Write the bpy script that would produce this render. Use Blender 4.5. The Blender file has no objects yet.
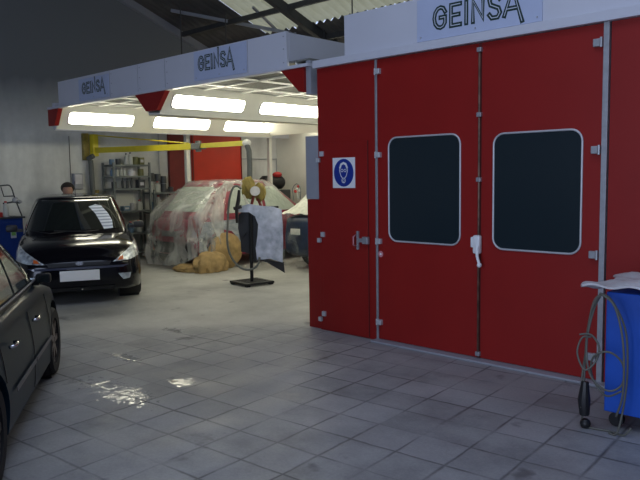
import bpy, bmesh, math, random
from mathutils import Vector, Matrix
from mathutils.bvhtree import BVHTree
import numpy as np
random.seed(7)
PI = math.pi
SC = bpy.context.scene
COL = SC.collection

# ------------------------------------------------------------------ materials
def _n(nt, t, **kw):
    n = nt.nodes.new(t)
    for k, v in kw.items():
        setattr(n, k, v)
    return n

def mat(name, col, rough=0.5, metal=0.0, var=0.0, scale=8.0, bump=0.0, bscale=40.0, coat=0.0,
        emit=None, estr=0.0, trans=0.0, spec=0.5, col2=None, stretch=None):
    m = bpy.data.materials.new(name); m.use_nodes = True
    nt = m.node_tree; b = nt.nodes['Principled BSDF']
    b.inputs['Base Color'].default_value = (*col, 1)
    b.inputs['Roughness'].default_value = rough
    b.inputs['Metallic'].default_value = metal
    b.inputs['Specular IOR Level'].default_value = spec
    b.inputs['Coat Weight'].default_value = coat
    b.inputs['Coat Roughness'].default_value = 0.05
    tc = _n(nt, 'ShaderNodeTexCoord'); mp = _n(nt, 'ShaderNodeMapping')
    nt.links.new(tc.outputs['Object'], mp.inputs['Vector'])
    if stretch: mp.inputs['Scale'].default_value = stretch
    if var > 0 or col2:
        no = _n(nt, 'ShaderNodeTexNoise'); no.inputs['Scale'].default_value = scale
        no.inputs['Detail'].default_value = 5
        nt.links.new(mp.outputs['Vector'], no.inputs['Vector'])
        r = _n(nt, 'ShaderNodeValToRGB')
        r.color_ramp.elements[0].position = 0.3; r.color_ramp.elements[1].position = 0.7
        c2 = col2 or tuple(min(1, c * (1 + var)) for c in col)
        c1 = tuple(c * (1 - var) for c in col) if not col2 else col
        r.color_ramp.elements[0].color = (*c1, 1); r.color_ramp.elements[1].color = (*c2, 1)
        nt.links.new(no.outputs['Fac'], r.inputs['Fac']); nt.links.new(r.outputs['Color'], b.inputs['Base Color'])
    if bump > 0:
        n2 = _n(nt, 'ShaderNodeTexNoise'); n2.inputs['Scale'].default_value = bscale; n2.inputs['Detail'].default_value = 4
        nt.links.new(mp.outputs['Vector'], n2.inputs['Vector'])
        bp = _n(nt, 'ShaderNodeBump'); bp.inputs['Strength'].default_value = bump; bp.inputs['Distance'].default_value = 0.02
        nt.links.new(n2.outputs['Fac'], bp.inputs['Height']); nt.links.new(bp.outputs['Normal'], b.inputs['Normal'])
    if emit:
        b.inputs['Emission Color'].default_value = (*emit, 1); b.inputs['Emission Strength'].default_value = estr
    if trans > 0:
        tr = _n(nt, 'ShaderNodeBsdfTransparent'); mx = _n(nt, 'ShaderNodeMixShader')
        mx.inputs['Fac'].default_value = trans
        out = nt.nodes['Material Output']
        nt.links.new(b.outputs[0], mx.inputs[1]); nt.links.new(tr.outputs[0], mx.inputs[2])
        nt.links.new(mx.outputs[0], out.inputs['Surface'])
    return m

M = {}
M['red'] = mat('booth_red', (0.28, 0.011, 0.009), 0.45, var=0.05, scale=3, spec=0.35, bump=0.03, bscale=200)
M['red_roller'] = mat('door_red', (0.60, 0.035, 0.012), 0.5, var=0.06, scale=4)
M['maroon'] = mat('dark_maroon', (0.17, 0.012, 0.01), 0.55, var=0.1)
M['white_panel'] = mat('white_sheet_metal', (0.62, 0.63, 0.70), 0.45, var=0.03, scale=2)
M['bay_white'] = mat('bay_white', (0.84, 0.83, 0.74), 0.4, var=0.04, scale=3)
M['sign_bg'] = mat('sign_blueish', (0.50, 0.56, 0.74), 0.35, var=0.02)
M['sign_dark'] = mat('lettering_dark_green', (0.012, 0.035, 0.03), 0.5)
M['sign_white'] = mat('lettering_inline', (0.62, 0.67, 0.78), 0.5)
M['alu'] = mat('aluminium', (0.42, 0.43, 0.46), 0.4, metal=0.5, var=0.1, scale=20)
M['alu_light'] = mat('light_aluminium', (0.62, 0.63, 0.66), 0.35, metal=0.3)
M['rust'] = mat('worn_rod', (0.20, 0.12, 0.09), 0.5, metal=0.5, var=0.4, scale=15)
M['seam'] = mat('seam_gap', (0.14, 0.014, 0.012), 0.7)
M['glass_booth'] = mat('booth_glass', (0.016, 0.026, 0.032), 0.22, spec=0.5)
M['white_paint'] = mat('white_paint', (0.85, 0.86, 0.88), 0.4)
M['blue_sign'] = mat('mandatory_blue', (0.01, 0.035, 0.28), 0.4)
M['grey_box'] = mat('grey_box', (0.33, 0.34, 0.38), 0.45, var=0.04)
M['filter'] = mat('filter_mesh', (0.20, 0.20, 0.18), 0.8, var=0.2, scale=60, bump=0.3, bscale=150)
M['tbar'] = mat('white_bars', (0.85, 0.85, 0.78), 0.4)
M['lamp'] = mat('lamp_diffuser', (1, 1, 1), 0.4, emit=(1.0, 0.96, 0.76), estr=13.0)
M['pink'] = mat('pink_sticker', (0.65, 0.25, 0.28), 0.5)
M['yellow'] = mat('yellow_paint', (0.72, 0.60, 0.02), 0.4, var=0.06)
M['yellow_dirty'] = mat('dirty_yellow', (0.30, 0.23, 0.05), 0.5, var=0.4, scale=10)
M['grey_hose'] = mat('grey_duct_hose', (0.13, 0.14, 0.13), 0.6, bump=0.5, bscale=30)
M['black'] = mat('black_plastic', (0.012, 0.012, 0.014), 0.45)
M['black_metal'] = mat('black_metal', (0.012, 0.013, 0.016), 0.5, metal=0.2)
M['tyre'] = mat('tyre_rubber', (0.012, 0.012, 0.013), 0.75, bump=0.3, bscale=60)
M['rim'] = mat('wheel_rim', (0.16, 0.12, 0.11), 0.4, metal=0.6)
M['car_black'] = mat('car_paint_black', (0.004, 0.004, 0.007), 0.16, coat=0.3, spec=.25)
M['car_navy'] = mat('car_paint_dark_blue_green', (0.010, 0.026, 0.044), 0.4, coat=0.06, spec=0.12)
M['car_red'] = mat('car_paint_red', (0.25, 0.028, 0.05), 0.4, var=0.2, scale=6)
M['car_blue'] = mat('car_paint_blue', (0.012, 0.03, 0.085), 0.35, var=0.4, scale=5)
M['glass'] = mat('car_glass', (0.010, 0.014, 0.014), 0.05, spec=0.8, coat=0.5)
M['glass_green'] = mat('car_side_glass', (0.035, 0.050, 0.042), 0.08, spec=0.8, coat=0.5, var=0.5, scale=4)
M['chrome'] = mat('chrome', (0.7, 0.7, 0.72), 0.15, metal=1.0)
M['bumperstrip'] = mat('bumper_gloss_strip', (0.05, 0.055, 0.09), 0.2, coat=1.0)
M['headlamp'] = mat('headlamp_glass', (0.55, 0.61, 0.72), 0.15, metal=0.3, coat=1.0, var=0.6, scale=16, bump=0.6, bscale=20)
M['orange'] = mat('indicator_orange', (0.7, 0.14, 0.02), 0.3)
M['plate'] = mat('number_plate', (0.95, 0.95, 0.92), 0.35)
M['moulding'] = mat('grey_moulding', (0.16, 0.16, 0.17), 0.5)
M['film_old'] = mat('masking_film', (0.72, 0.74, 0.72), 0.22, trans=0.70, bump=1.0, bscale=9, coat=0.6)
M['film_dense'] = mat('masking_film_dense', (0.80, 0.82, 0.70), 0.35, bump=0.9, bscale=12, var=0.12)
M['film_window'] = mat('window_masking_film', (0.42, 0.47, 0.41), 0.35, bump=0.8, bscale=14, var=0.15, scale=5)
M['primer'] = mat('primer_patches', (0.42, 0.45, 0.47), 0.6, col2=(0.16, 0.19, 0.22), scale=6, stretch=(1, 1, 2.5))
M['fender'] = mat('fender_blueish', (0.58, 0.63, 0.80), 0.5, col2=(0.24, 0.29, 0.42), scale=8)
M['tan_paper'] = mat('tan_masking_paper', (0.40, 0.27, 0.11), 0.7, var=0.3, scale=9, bump=1.0, bscale=10)
M['white_plastic'] = mat('white_plastic_sheet', (0.62, 0.61, 0.63), 0.5, var=0.1, bump=0.5, bscale=12)
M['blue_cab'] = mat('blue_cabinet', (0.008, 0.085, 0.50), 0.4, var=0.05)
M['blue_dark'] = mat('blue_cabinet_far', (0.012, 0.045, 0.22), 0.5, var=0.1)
M['cable'] = mat('grey_cable', (0.13, 0.13, 0.11), 0.6)
M['skin'] = mat('skin', (0.42, 0.24, 0.17), 0.6)
M['hair'] = mat('dark_hair', (0.03, 0.022, 0.018), 0.7, bump=0.5, bscale=80)
M['blue_shirt'] = mat('blue_overall', (0.03, 0.06, 0.16), 0.8)
M['shelf_metal'] = mat('shelf_metal', (0.17, 0.19, 0.19), 0.5, metal=0.4)
M['steel_dark'] = mat('dark_roof_steel', (0.055, 0.055, 0.055), 0.7, var=0.15)
M['steel_light'] = mat('galvanised_tube', (0.30, 0.31, 0.34), 0.5)
M['roof_dark'] = mat('dark_roof_sheet', (0.09, 0.085, 0.08), 0.8, var=0.2, scale=3)
M['cloth_stripe'] = None

def striped():
    m = mat('striped_paper', (0.6, 0.68, 0.85), 0.6)
    nt = m.node_tree; b = nt.nodes['Principled BSDF']
    tc = _n(nt, 'ShaderNodeTexCoord'); w = _n(nt, 'ShaderNodeTexWave', bands_direction='Z')
    w.inputs['Scale'].default_value = 8; w.inputs['Distortion'].default_value = 1.0
    r = _n(nt, 'ShaderNodeValToRGB'); r.color_ramp.elements[0].color = (0.30, 0.36, 0.5, 1); r.color_ramp.elements[1].color = (0.8, 0.86, 0.98, 1)
    nt.links.new(tc.outputs['Object'], w.inputs['Vector']); nt.links.new(w.outputs['Fac'], r.inputs['Fac'])
    nt.links.new(r.outputs['Color'], b.inputs['Base Color'])
    return m
M['cloth_stripe'] = striped()

def roof_translucent():
    m = bpy.data.materials.new('translucent_corrugated_sheet'); m.use_nodes = True
    nt = m.node_tree; nt.nodes.clear()
    out = _n(nt, 'ShaderNodeOutputMaterial'); d = _n(nt, 'ShaderNodeBsdfDiffuse'); t = _n(nt, 'ShaderNodeBsdfTranslucent')
    mx = _n(nt, 'ShaderNodeMixShader'); mx.inputs[0].default_value = 0.6
    no = _n(nt, 'ShaderNodeTexNoise'); no.inputs['Scale'].default_value = 3
    tc = _n(nt, 'ShaderNodeTexCoord'); nt.links.new(tc.outputs['Object'], no.inputs['Vector'])
    r = _n(nt, 'ShaderNodeValToRGB')
    r.color_ramp.elements[0].color = (0.46, 0.41, 0.22, 1); r.color_ramp.elements[1].color = (0.66, 0.60, 0.38, 1)
    nt.links.new(no.outputs['Fac'], r.inputs['Fac'])
    nt.links.new(r.outputs['Color'], d.inputs['Color']); nt.links.new(r.outputs['Color'], t.inputs['Color'])
    nt.links.new(d.outputs[0], mx.inputs[1]); nt.links.new(t.outputs[0], mx.inputs[2]); nt.links.new(mx.outputs[0], out.inputs[0])
    return m
M['roof_clear'] = roof_translucent()
def film_mat(lo=.34, hi=.84, p0=.34, p1=.64, col=(0.70, 0.72, 0.69)):
    m = mat('masking_film_folded', col, 0.22, trans=0.6, bump=1.0, bscale=7, coat=0.8)
    nt = m.node_tree; mx = [x for x in nt.nodes if x.bl_idname == 'ShaderNodeMixShader'][0]
    tc = _n(nt, 'ShaderNodeTexCoord'); mp = _n(nt, 'ShaderNodeMapping'); mp.inputs['Scale'].default_value = (1.6, 1.6, 1.0)
    no = _n(nt, 'ShaderNodeTexNoise'); no.inputs['Scale'].default_value = 2.2; no.inputs['Detail'].default_value = 4; no.inputs['Distortion'].default_value = 1.0
    r = _n(nt, 'ShaderNodeValToRGB'); e = r.color_ramp.elements
    e[0].position = p0; e[0].color = (lo, lo, lo, 1); e[1].position = p1; e[1].color = (hi, hi, hi, 1)
    nt.links.new(tc.outputs['Object'], mp.inputs['Vector']); nt.links.new(mp.outputs[0], no.inputs['Vector'])
    nt.links.new(no.outputs['Fac'], r.inputs['Fac']); nt.links.new(r.outputs['Color'], mx.inputs['Fac'])
    return m
M['film'] = film_mat()
M['film_thin'] = film_mat(.45, .97, .34, .52, (.45, .52, .55))

def wall_mat():
    m = mat('old_painted_plaster', (0.5, 0.5, 0.5), 0.8)
    nt = m.node_tree; b = nt.nodes['Principled BSDF']
    tc = _n(nt, 'ShaderNodeTexCoord')
    n1 = _n(nt, 'ShaderNodeTexNoise'); n1.inputs['Scale'].default_value = 0.9; n1.inputs['Detail'].default_value = 6
    n2 = _n(nt, 'ShaderNodeTexNoise'); n2.inputs['Scale'].default_value = 9; n2.inputs['Detail'].default_value = 4
    mp = _n(nt, 'ShaderNodeMapping'); mp.inputs['Scale'].default_value = (1, 2.2, 0.5)
    nt.links.new(tc.outputs['Object'], mp.inputs['Vector']); nt.links.new(mp.outputs[0], n1.inputs['Vector'])
    nt.links.new(tc.outputs['Object'], n2.inputs['Vector'])
    r = _n(nt, 'ShaderNodeValToRGB')
    r.color_ramp.elements[0].position = 0.35; r.color_ramp.elements[1].position = 0.62
    r.color_ramp.elements[0].color = (0.58, 0.59, 0.57, 1); r.color_ramp.elements[1].color = (0.82, 0.83, 0.80, 1)
    mx = _n(nt, 'ShaderNodeMix', data_type='RGBA', blend_type='MULTIPLY'); mx.inputs[0].default_value = 0.22
    nt.links.new(n1.outputs['Fac'], r.inputs['Fac']); nt.links.new(r.outputs['Color'], mx.inputs[6]); nt.links.new(n2.outputs['Fac'], mx.inputs[7])
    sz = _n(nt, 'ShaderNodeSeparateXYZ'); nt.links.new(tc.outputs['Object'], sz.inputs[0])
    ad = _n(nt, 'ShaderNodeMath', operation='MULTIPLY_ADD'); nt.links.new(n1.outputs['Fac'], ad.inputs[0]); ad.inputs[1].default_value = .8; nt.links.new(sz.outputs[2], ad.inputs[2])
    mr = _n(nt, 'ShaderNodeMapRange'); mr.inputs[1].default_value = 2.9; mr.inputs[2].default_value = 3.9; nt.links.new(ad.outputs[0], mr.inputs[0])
    up = _n(nt, 'ShaderNodeMix', data_type='RGBA'); nt.links.new(mr.outputs[0], up.inputs[0]); nt.links.new(mx.outputs[2], up.inputs[6]); up.inputs[7].default_value = (.19, .20, .21, 1)  # upper wall toned darker: dimness above the canopy put into the colour
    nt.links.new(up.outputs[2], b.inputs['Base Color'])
    return m
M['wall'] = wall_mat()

def floor_mat():
    m = bpy.data.materials.new('worn_tile_and_concrete_floor'); m.use_nodes = True
    nt = m.node_tree; b = nt.nodes['Principled BSDF']; L = nt.links.new
    tc = _n(nt, 'ShaderNodeTexCoord')
    def noise(s, d=5, rough=0.55, vec=None):
        n = _n(nt, 'ShaderNodeTexNoise'); n.inputs['Scale'].default_value = s; n.inputs['Detail'].default_value = d
        n.inputs['Roughness'].default_value = rough
        L(vec or tc.outputs['Object'], n.inputs['Vector']); return n.outputs['Fac']
    def ma(op, a, bb=None, c=None, clamp=False):
        n = _n(nt, 'ShaderNodeMath', operation=op, use_clamp=clamp)
        for i, v in enumerate((a, bb, c)):
            if v is None: continue
            if isinstance(v, (int, float)): n.inputs[i].default_value = v
            else: L(v, n.inputs[i])
        return n.outputs[0]
    def ramp(f, p0, p1, c0=(0, 0, 0), c1=(1, 1, 1)):
        r = _n(nt, 'ShaderNodeValToRGB'); e = r.color_ramp.elements
        e[0].position = p0; e[1].position = p1; e[0].color = (*c0, 1); e[1].color = (*c1, 1)
        L(f, r.inputs['Fac']); return r.outputs['Color']
    def mix(f, a, bb, mode='MIX'):
        n = _n(nt, 'ShaderNodeMix', data_type='RGBA', blend_type=mode)
        if isinstance(f, (int, float)): n.inputs[0].default_value = f
        else: L(f, n.inputs[0])
        for i, v in ((6, a), (7, bb)):
            if isinstance(v, tuple): n.inputs[i].default_value = (*v, 1)
            else: L(v, n.inputs[i])
        return n.outputs[2]
    # tile grid, rotated against the booth
    mp = _n(nt, 'ShaderNodeMapping', vector_type='POINT')
    mp.inputs['Rotation'].default_value = (0, 0, -0.079)
    L(tc.outputs['Object'], mp.inputs['Vector'])
    sx = _n(nt, 'ShaderNodeSeparateXYZ'); L(mp.outputs[0], sx.inputs[0])
    u = ma('DIVIDE', ma('ADD', sx.outputs[0], 2.73 + 32.0), 0.32)
    v = ma('DIVIDE', ma('ADD', sx.outputs[1], -2.63 + 31.0), 0.31)
    wob = ma('MULTIPLY', ma('SUBTRACT', noise(5, 3), 0.5), 0.06)
    u = ma('ADD', u, wob); v = ma('ADD', v, wob)
    fu = ma('ABSOLUTE', ma('SUBTRACT', ma('FRACT', u), 0.5)); fv = ma('ABSOLUTE', ma('SUBTRACT', ma('FRACT', v), 0.5))
    edge_u = ma('SUBTRACT', 0.5, fu); edge_v = ma('SUBTRACT', 0.5, fv)
    e = ma('MINIMUM', edge_u, edge_v)
    gw = ma('MULTIPLY_ADD', noise(1.7, 3), 0.085, 0.0)
    grout = ma('SUBTRACT', 1.0, ma('DIVIDE', e, gw), clamp=True)
    gstr = ramp(noise(1.6, 4), 0.38, 0.60, (0.12,) * 3, (1, 1, 1))
    cell = _n(nt, 'ShaderNodeCombineXYZ'); L(ma('FLOOR', u), cell.inputs[0]); L(ma('FLOOR', v), cell.inputs[1])
    wn = _n(nt, 'ShaderNodeTexWhiteNoise', noise_dimensions='3D'); L(cell.outputs[0], wn.inputs['Vector'])
    # tiles only in the near part; smooth concrete beyond
    so = _n(nt, 'ShaderNodeSeparateXYZ'); L(tc.outputs['Object'], so.inputs[0])
    far = ma('ADD', ma('MULTIPLY', so.outputs[0], -0.8), ma('MULTIPLY', so.outputs[1], 0.6))
    far = ma('ADD', far, ma('MULTIPLY', noise(0.9, 4), 1.0))
    tiled = ma('SUBTRACT', 1.0, ma('DIVIDE', ma('SUBTRACT', far, 7.5), 0.5, clamp=True), clamp=True)
    grout = ma('MULTIPLY', ma('MULTIPLY', grout, gstr), tiled)
    grout = ma('MULTIPLY', grout, 0.85)
    base_n = ramp(noise(2.2, 8, 0.65), 0.3, 0.72, (0.18, 0.185, 0.195), (0.41, 0.415, 0.42))
    conc = ramp(noise(1.0, 8, 0.7), 0.28, 0.7, (0.36, 0.36, 0.34), (0.60, 0.60, 0.56))
    tilec = mix(ma('MULTIPLY', wn.outputs['Value'], 0.38), base_n, (0.48, 0.48, 0.50))
    col = mix(tiled, conc, tilec)
    col = mix(0.4, col, ramp(noise(55, 4, 0.8), 0.25, 0.75, (0.55,) * 3, (1.3,) * 3), 'MULTIPLY')
    dirt = ramp(noise(0.55, 6, 0.6), 0.54, 0.70)
    col = mix(ma('MULTIPLY', dirt, 0.5), col, (0.13, 0.13, 0.13))
    oil = ramp(noise(2.6, 4, 0.5), 0.66, 0.72)
    col = mix(ma('MULTIPLY', oil, 0.6), col, (0.07, 0.07, 0.075))
    col = mix(grout, col, (0.035, 0.036, 0.04))
    # crack running across the concrete
    L(col, b.inputs['Base Color'])
    # wet spots
    def spot(cx, cy, r0, r1):
        mm = _n(nt, 'ShaderNodeMapping'); mm.inputs['Location'].default_value = (-cx, -cy, 0)
        L(tc.outputs['Object'], mm.inputs['Vector'])
        mr = _n(nt, 'ShaderNodeMapping'); mr.inputs['Rotation'].default_value = (0, 0, 0.47); mr.inputs['Scale'].default_value = (1 / r0, 1 / r1, 1)
        L(mm.outputs[0], mr.inputs['Vector'])
        ln = _n(nt, 'ShaderNodeVectorMath', operation='LENGTH'); L(mr.outputs[0], ln.inputs[0])
        return ma('LESS_THAN', ma('ADD', ln.outputs['Value'], ma('MULTIPLY', ma('SUBTRACT', noise(22, 4), 0.5), 3.2)), 0.85)
    wet = None
    for s in ((-4.62, 2.60, 0.42, 0.15), (-5.44, 3.17, 0.20, 0.08), (-4.42, 3.06, 0.12, 0.09), (-6.02, 4.09, 0.16, 0.06)):
        w = spot(*s); wet = w if wet is None else ma('MAXIMUM', wet, w)
    rn = ramp(noise(3, 4), 0.3, 0.7, (0.42,) * 3, (0.62,) * 3)
    rr = mix(wet, rn, (0.10, 0.10, 0.10))
    L(rr, b.inputs['Roughness'])
    bp = _n(nt, 'ShaderNodeBump'); bp.inputs['Strength'].default_value = 0.5; bp.inputs['Distance'].default_value = 0.006
    hgt = ma('SUBTRACT', ma('ADD', ma('MULTIPLY', noise(16, 4), 0.6), ma('MULTIPLY', noise(2.5, 3), 1.5)), ma('MULTIPLY', grout, 0.9))
    L(hgt, bp.inputs['Height']); L(bp.outputs['Normal'], b.inputs['Normal'])
    return m
M['floor'] = floor_mat()

# ------------------------------------------------------------------ mesh tools
class MB:
    def __init__(s): s.bm = bmesh.new()
    def box(s, x0, x1, y0, y1, z0, z1, bev=0.0):
        t = bmesh.new(); bmesh.ops.create_cube(t, size=1)
        sc = Matrix.Diagonal((x1 - x0, y1 - y0, z1 - z0, 1)); tr = Matrix.Translation(((x0 + x1) / 2, (y0 + y1) / 2, (z0 + z1) / 2))
        bmesh.ops.transform(t, matrix=tr @ sc, verts=t.verts)
        if bev > 0:
            bmesh.ops.bevel(t, geom=list(t.edges), offset=bev, segments=2, affect='EDGES', profile=0.5)
        s.join(t); return s
    def join(s, t, mtx=None):
        if mtx: bmesh.ops.transform(t, matrix=mtx, verts=t.verts)
        me = bpy.data.meshes.new('tmp'); t.to_mesh(me); t.free(); s.bm.from_mesh(me); bpy.data.meshes.remove(me)
    def tube(s, pts, r, seg=8, cap=True):
        pts = [Vector(p) for p in pts]; n = len(pts)
        rs = r if isinstance(r, (list, tuple)) else [r] * n
        rings = []; up = None
        for i, p in enumerate(pts):
            d = (pts[min(i + 1, n - 1)] - pts[max(i - 1, 0)]).normalized()
            if up is None:
                up = Vector((0, 0, 1)) if abs(d.z) < 0.9 else Vector((1, 0, 0))
            a = d.cross(up).normalized(); up = a.cross(d).normalized()
            rings.append([s.bm.verts.new(p + (a * math.cos(2 * PI * k / seg) + up * math.sin(2 * PI * k / seg)) * rs[i]) for k in range(seg)])
        for i in range(n - 1):
            for k in range(seg):
                s.bm.faces.new((rings[i][k], rings[i][(k + 1) % seg], rings[i + 1][(k + 1) % seg], rings[i + 1][k]))
        if cap:
            s.bm.faces.new(rings[0][::-1]); s.bm.faces.new(rings[-1])
        return s
    def lathe(s, prof, seg=20, mtx=None, closed=False):
        """prof: list of (r, z); revolve round z"""
        t = bmesh.new(); rings = []
        for r, z in prof:
            if r < 1e-5: rings.append([t.verts.new((0, 0, z))])
            else: rings.append([t.verts.new((r * math.cos(2 * PI * k / seg), r * math.sin(2 * PI * k / seg), z)) for k in range(seg)])
        m = len(rings)
        for i in range(m if closed else m - 1):
            A = rings[i]; B = rings[(i + 1) % m]
            for k in range(seg):
                a = [A[k % len(A)], A[(k + 1) % len(A)]] if len(A) > 1 else [A[0]]
                b = [B[(k + 1) % len(B)], B[k % len(B)]] if len(B) > 1 else [B[0]]
                f = a + b
                if len(f) > 2: t.faces.new(f)
        bmesh.ops.recalc_face_normals(t, faces=t.faces)
        s.join(t, mtx); return s
    def prism(s, poly, fn, thick):
        """poly: list of 2D; fn maps (u, v, w) to a point; thick along w"""
        a = [s.bm.verts.new(fn(u, v, 0)) for u, v in poly]; b = [s.bm.verts.new(fn(u, v, thick)) for u, v in poly]
        n = len(poly)
        s.bm.faces.new(a); s.bm.faces.new(b[::-1])
        for i in range(n): s.bm.faces.new((a[i], b[i], b[(i + 1) % n], a[(i + 1) % n]))
        return s
    def ball(s, c, r, sub=2):
        t = bmesh.new(); bmesh.ops.create_icosphere(t, subdivisions=sub, radius=1)
        r = r if isinstance(r, (tuple, list)) else (r, r, r)
        s.join(t, Matrix.Translation(c) @ Matrix.Diagonal((*r, 1))); return s
    def build(s, name, m, parent=None, smooth=False, loc=None, norm=True):
        if norm: bmesh.ops.recalc_face_normals(s.bm, faces=s.bm.faces)
        me = bpy.data.meshes.new(name); s.bm.to_mesh(me); s.bm.free()
        me.materials.append(M[m] if isinstance(m, str) else m)
        if smooth:
            for p in me.polygons: p.use_smooth = True
            if smooth == 'auto': me.set_sharp_from_angle(angle=math.radians(35))
        o = bpy.data.objects.new(name, me); COL.objects.link(o)
        if parent: o.parent = parent
        if loc: o.location = loc
        return o

def tag(o, label=None, cat=None, group=None, kind=None):
    if label: o['label'] = label
    if cat: o['category'] = cat
    if group: o['group'] = group
    if kind: o['kind'] = kind
    return o
def thing(name, label, cat, loc=(0, 0, 0), rz=0, group=None):
    o = bpy.data.objects.new(name, None); COL.objects.link(o); o.location = loc; o.rotation_euler = (0, 0, rz)
    o.empty_display_size = 0.1
    return tag(o, label, cat, group)
def copy_tree(o, parent=None):
    c = o.copy(); COL.objects.link(c); c.parent = parent
    for ch in [x for x in bpy.data.objects if x.parent == o]: copy_tree(ch, c)
    return c
def struct(o): o['kind'] = 'structure'; return o
def quad(name, pts, m):
    b = MB(); b.bm.faces.new([b.bm.verts.new(p) for p in pts]); return b.build(name, m, norm=False)

# ------------------------------------------------------------------ the building
XW = -12.4
RS = 0.385
def zroof(y): return 5.14 - RS * (y - 7.63)
b = MB(); b.box(-12.6, 6, -7, 13.2, -0.2, 0); struct(b.build('floor', 'floor'))
b = MB()
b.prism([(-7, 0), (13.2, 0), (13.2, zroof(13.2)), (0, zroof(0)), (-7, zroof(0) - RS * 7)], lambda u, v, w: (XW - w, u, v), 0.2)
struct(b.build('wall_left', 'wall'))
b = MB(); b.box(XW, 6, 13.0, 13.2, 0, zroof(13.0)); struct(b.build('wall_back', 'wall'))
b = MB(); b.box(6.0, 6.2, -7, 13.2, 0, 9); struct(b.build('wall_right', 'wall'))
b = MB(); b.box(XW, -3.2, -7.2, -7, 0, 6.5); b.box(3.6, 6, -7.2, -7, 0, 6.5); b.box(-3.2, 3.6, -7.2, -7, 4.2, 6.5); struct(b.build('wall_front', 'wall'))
# roof: dark sheets everywhere, with a translucent corrugated field above the bays
def corr(name, x0, x1, y0, y1, m, amp=0.03, pitch=0.18):
    b = MB(); n = max(2, int((x1 - x0) / (pitch / 6))); rows = []
    for i in range(n + 1):
        x = x0 + (x1 - x0) * i / n; dz = amp * math.cos(2 * PI * x / pitch)
        rows.append([b.bm.verts.new((x, y, zroof(y) + dz)) for y in (y0, y1)])
    for i in range(n): b.bm.faces.new((rows[i][0], rows[i + 1][0], rows[i + 1][1], rows[i][1]))
    return b.build(name, m, smooth=True, norm=False)
struct(corr('ceiling', -12.4, -10.42, 0, 13.2, 'roof_dark'))
struct(corr('ceiling', -10.42, 6, 0, 6.2, 'roof_dark'))
struct(corr('ceiling', -10.42, -2.0, 6.2, 9.52, 'roof_clear', 0.035, 0.2))
struct(corr('ceiling', -2.0, 6, 6.2, 9.52, 'roof_dark'))
o = corr('ceiling', -10.42, 6, 9.40, 13.2, 'roof_dark'); o.location.z = -0.07; struct(o)
b = MB(); b.bm.faces.new([b.bm.verts.new(p) for p in ((-12.4, 0, zroof(0)), (6, 0, zroof(0)), (6, -7, zroof(0) - RS * 7), (-12.4, -7, zroof(0) - RS * 7))])
struct(b.build('ceiling', 'roof_dark'))
# verge beam along the gable wall, trusses, purlins, hanging rods
def beam(p, q, w, h, name, m):
    p = Vector(p); q = Vector(q); d = (q - p); L = d.length; d.normalize()
    up = Vector((0, 0, 1)) if abs(d.z) < 0.95 else Vector((1, 0, 0))
    a = d.cross(up).normalized(); u = a.cross(d)
    b = MB(); vs = []
    for e in (p, q):
        for sx, sz in ((-1, -1), (1, -1), (1, 1), (-1, 1)):
            vs.append(b.bm.verts.new(e + a * sx * w / 2 + u * sz * h / 2))
    for i in range(4): b.bm.faces.new((vs[i], vs[(i + 1) % 4], vs[4 + (i + 1) % 4], vs[4 + i]))
    b.bm.faces.new(vs[:4]); b.bm.faces.new(vs[4:][::-1])
    return struct(b.build(name, m))
def rp(x, y, dz=0): return (x, y, zroof(y) + dz)
beam(rp(-12.34, 0.2, -0.08), rp(-12.34, 12.9, -0.08), 0.10, 0.14, 'trim_1', 'steel_light')
beam(rp(-9.15, 0.2, -0.16), rp(-9.0, 12.9, -0.16), 0.12, 0.16, 'trim_2', 'steel_dark')
beam((-11.6, 8.10, 4.86), (-9.6, 9.55, 4.30), 0.06, 0.06, 'trim_3', 'steel_light')
beam((-9.75, 8.6, 4.68), (-9.95, 9.35, 4.42), 0.04, 0.04, 'trim_4', 'steel_light')
beam(rp(-12.2, 8.78, -0.12), rp(-2, 8.78, -0.12), 0.07, 0.09, 'trim_5', 'steel_dark')
beam(rp(-12.2, 9.75, -0.14), rp(-2, 9.75, -0.14), 0.07, 0.10, 'trim_6', 'steel_dark')
beam(rp(-6.0, 0.2, -0.2), rp(-6.0, 12.9, -0.2), 0.12, 0.16, 'trim_7', 'steel_dark')
for i, (x, y, z0) in enumerate(((-11.3, 8.1, 3.12), (-10.55, 8.6, 3.12), (-8.9, 9.6, 3.12), (-7.7, 9.0, 3.12))):
    b = MB(); b.tube([(x, y, z0), (x, y, zroof(y) - 0.1)], 0.012, 6)
    tag(b.build('hanging_rod', 'steel_dark'), 'thin steel rod hanging from the roof down to the top of the white bay canopy',
        'rod', 'hanging rods above the canopy')

# red sliding doors on the left wall behind the bay
def wall_door(name, y0, y1, x, m):
    t = struct(bpy.data.objects.new(name, None)); COL.objects.link(t)
    b = MB(); b.box(x, x + 0.06, y0, y1, 0.02, 3.0, 0.005); b.build('door_leaf', m, t)
    b = MB()
    for yy in (y0, y1): b.box(x + 0.06, x + 0.075, yy - 0.02 if yy == y1 else yy, yy if yy == y1 else yy + 0.02, 0.02, 3.0)
    b.build('door_edge', 'maroon', t)
wall_door('door_1', 8.42, 8.86, XW + 0.02, 'maroon')
wall_door('door_2', 9.02, 10.40, XW + 0.02, 'red_roller')
# wiring pipe on wall behind
b = MB(); b.tube([(XW + 0.03, 8.2, 2.6), (XW + 0.03, 8.2, 1.0)], 0.012, 6)
tag(b.build('wall_conduit', 'grey_box'), 'thin grey upright pipe on the wall behind the shelves, left of the red doors', 'pipe')
b = MB(); b.tube([(XW + 0.03, 10.45, 2.0), (XW + 0.03, 11.55, 2.0), (XW + 0.03, 11.55, 1.2)], 0.012, 6)
tag(b.build('wall_conduit', 'grey_box'), 'thin grey pipe on the wall right of the bright red door', 'pipe')

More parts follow.
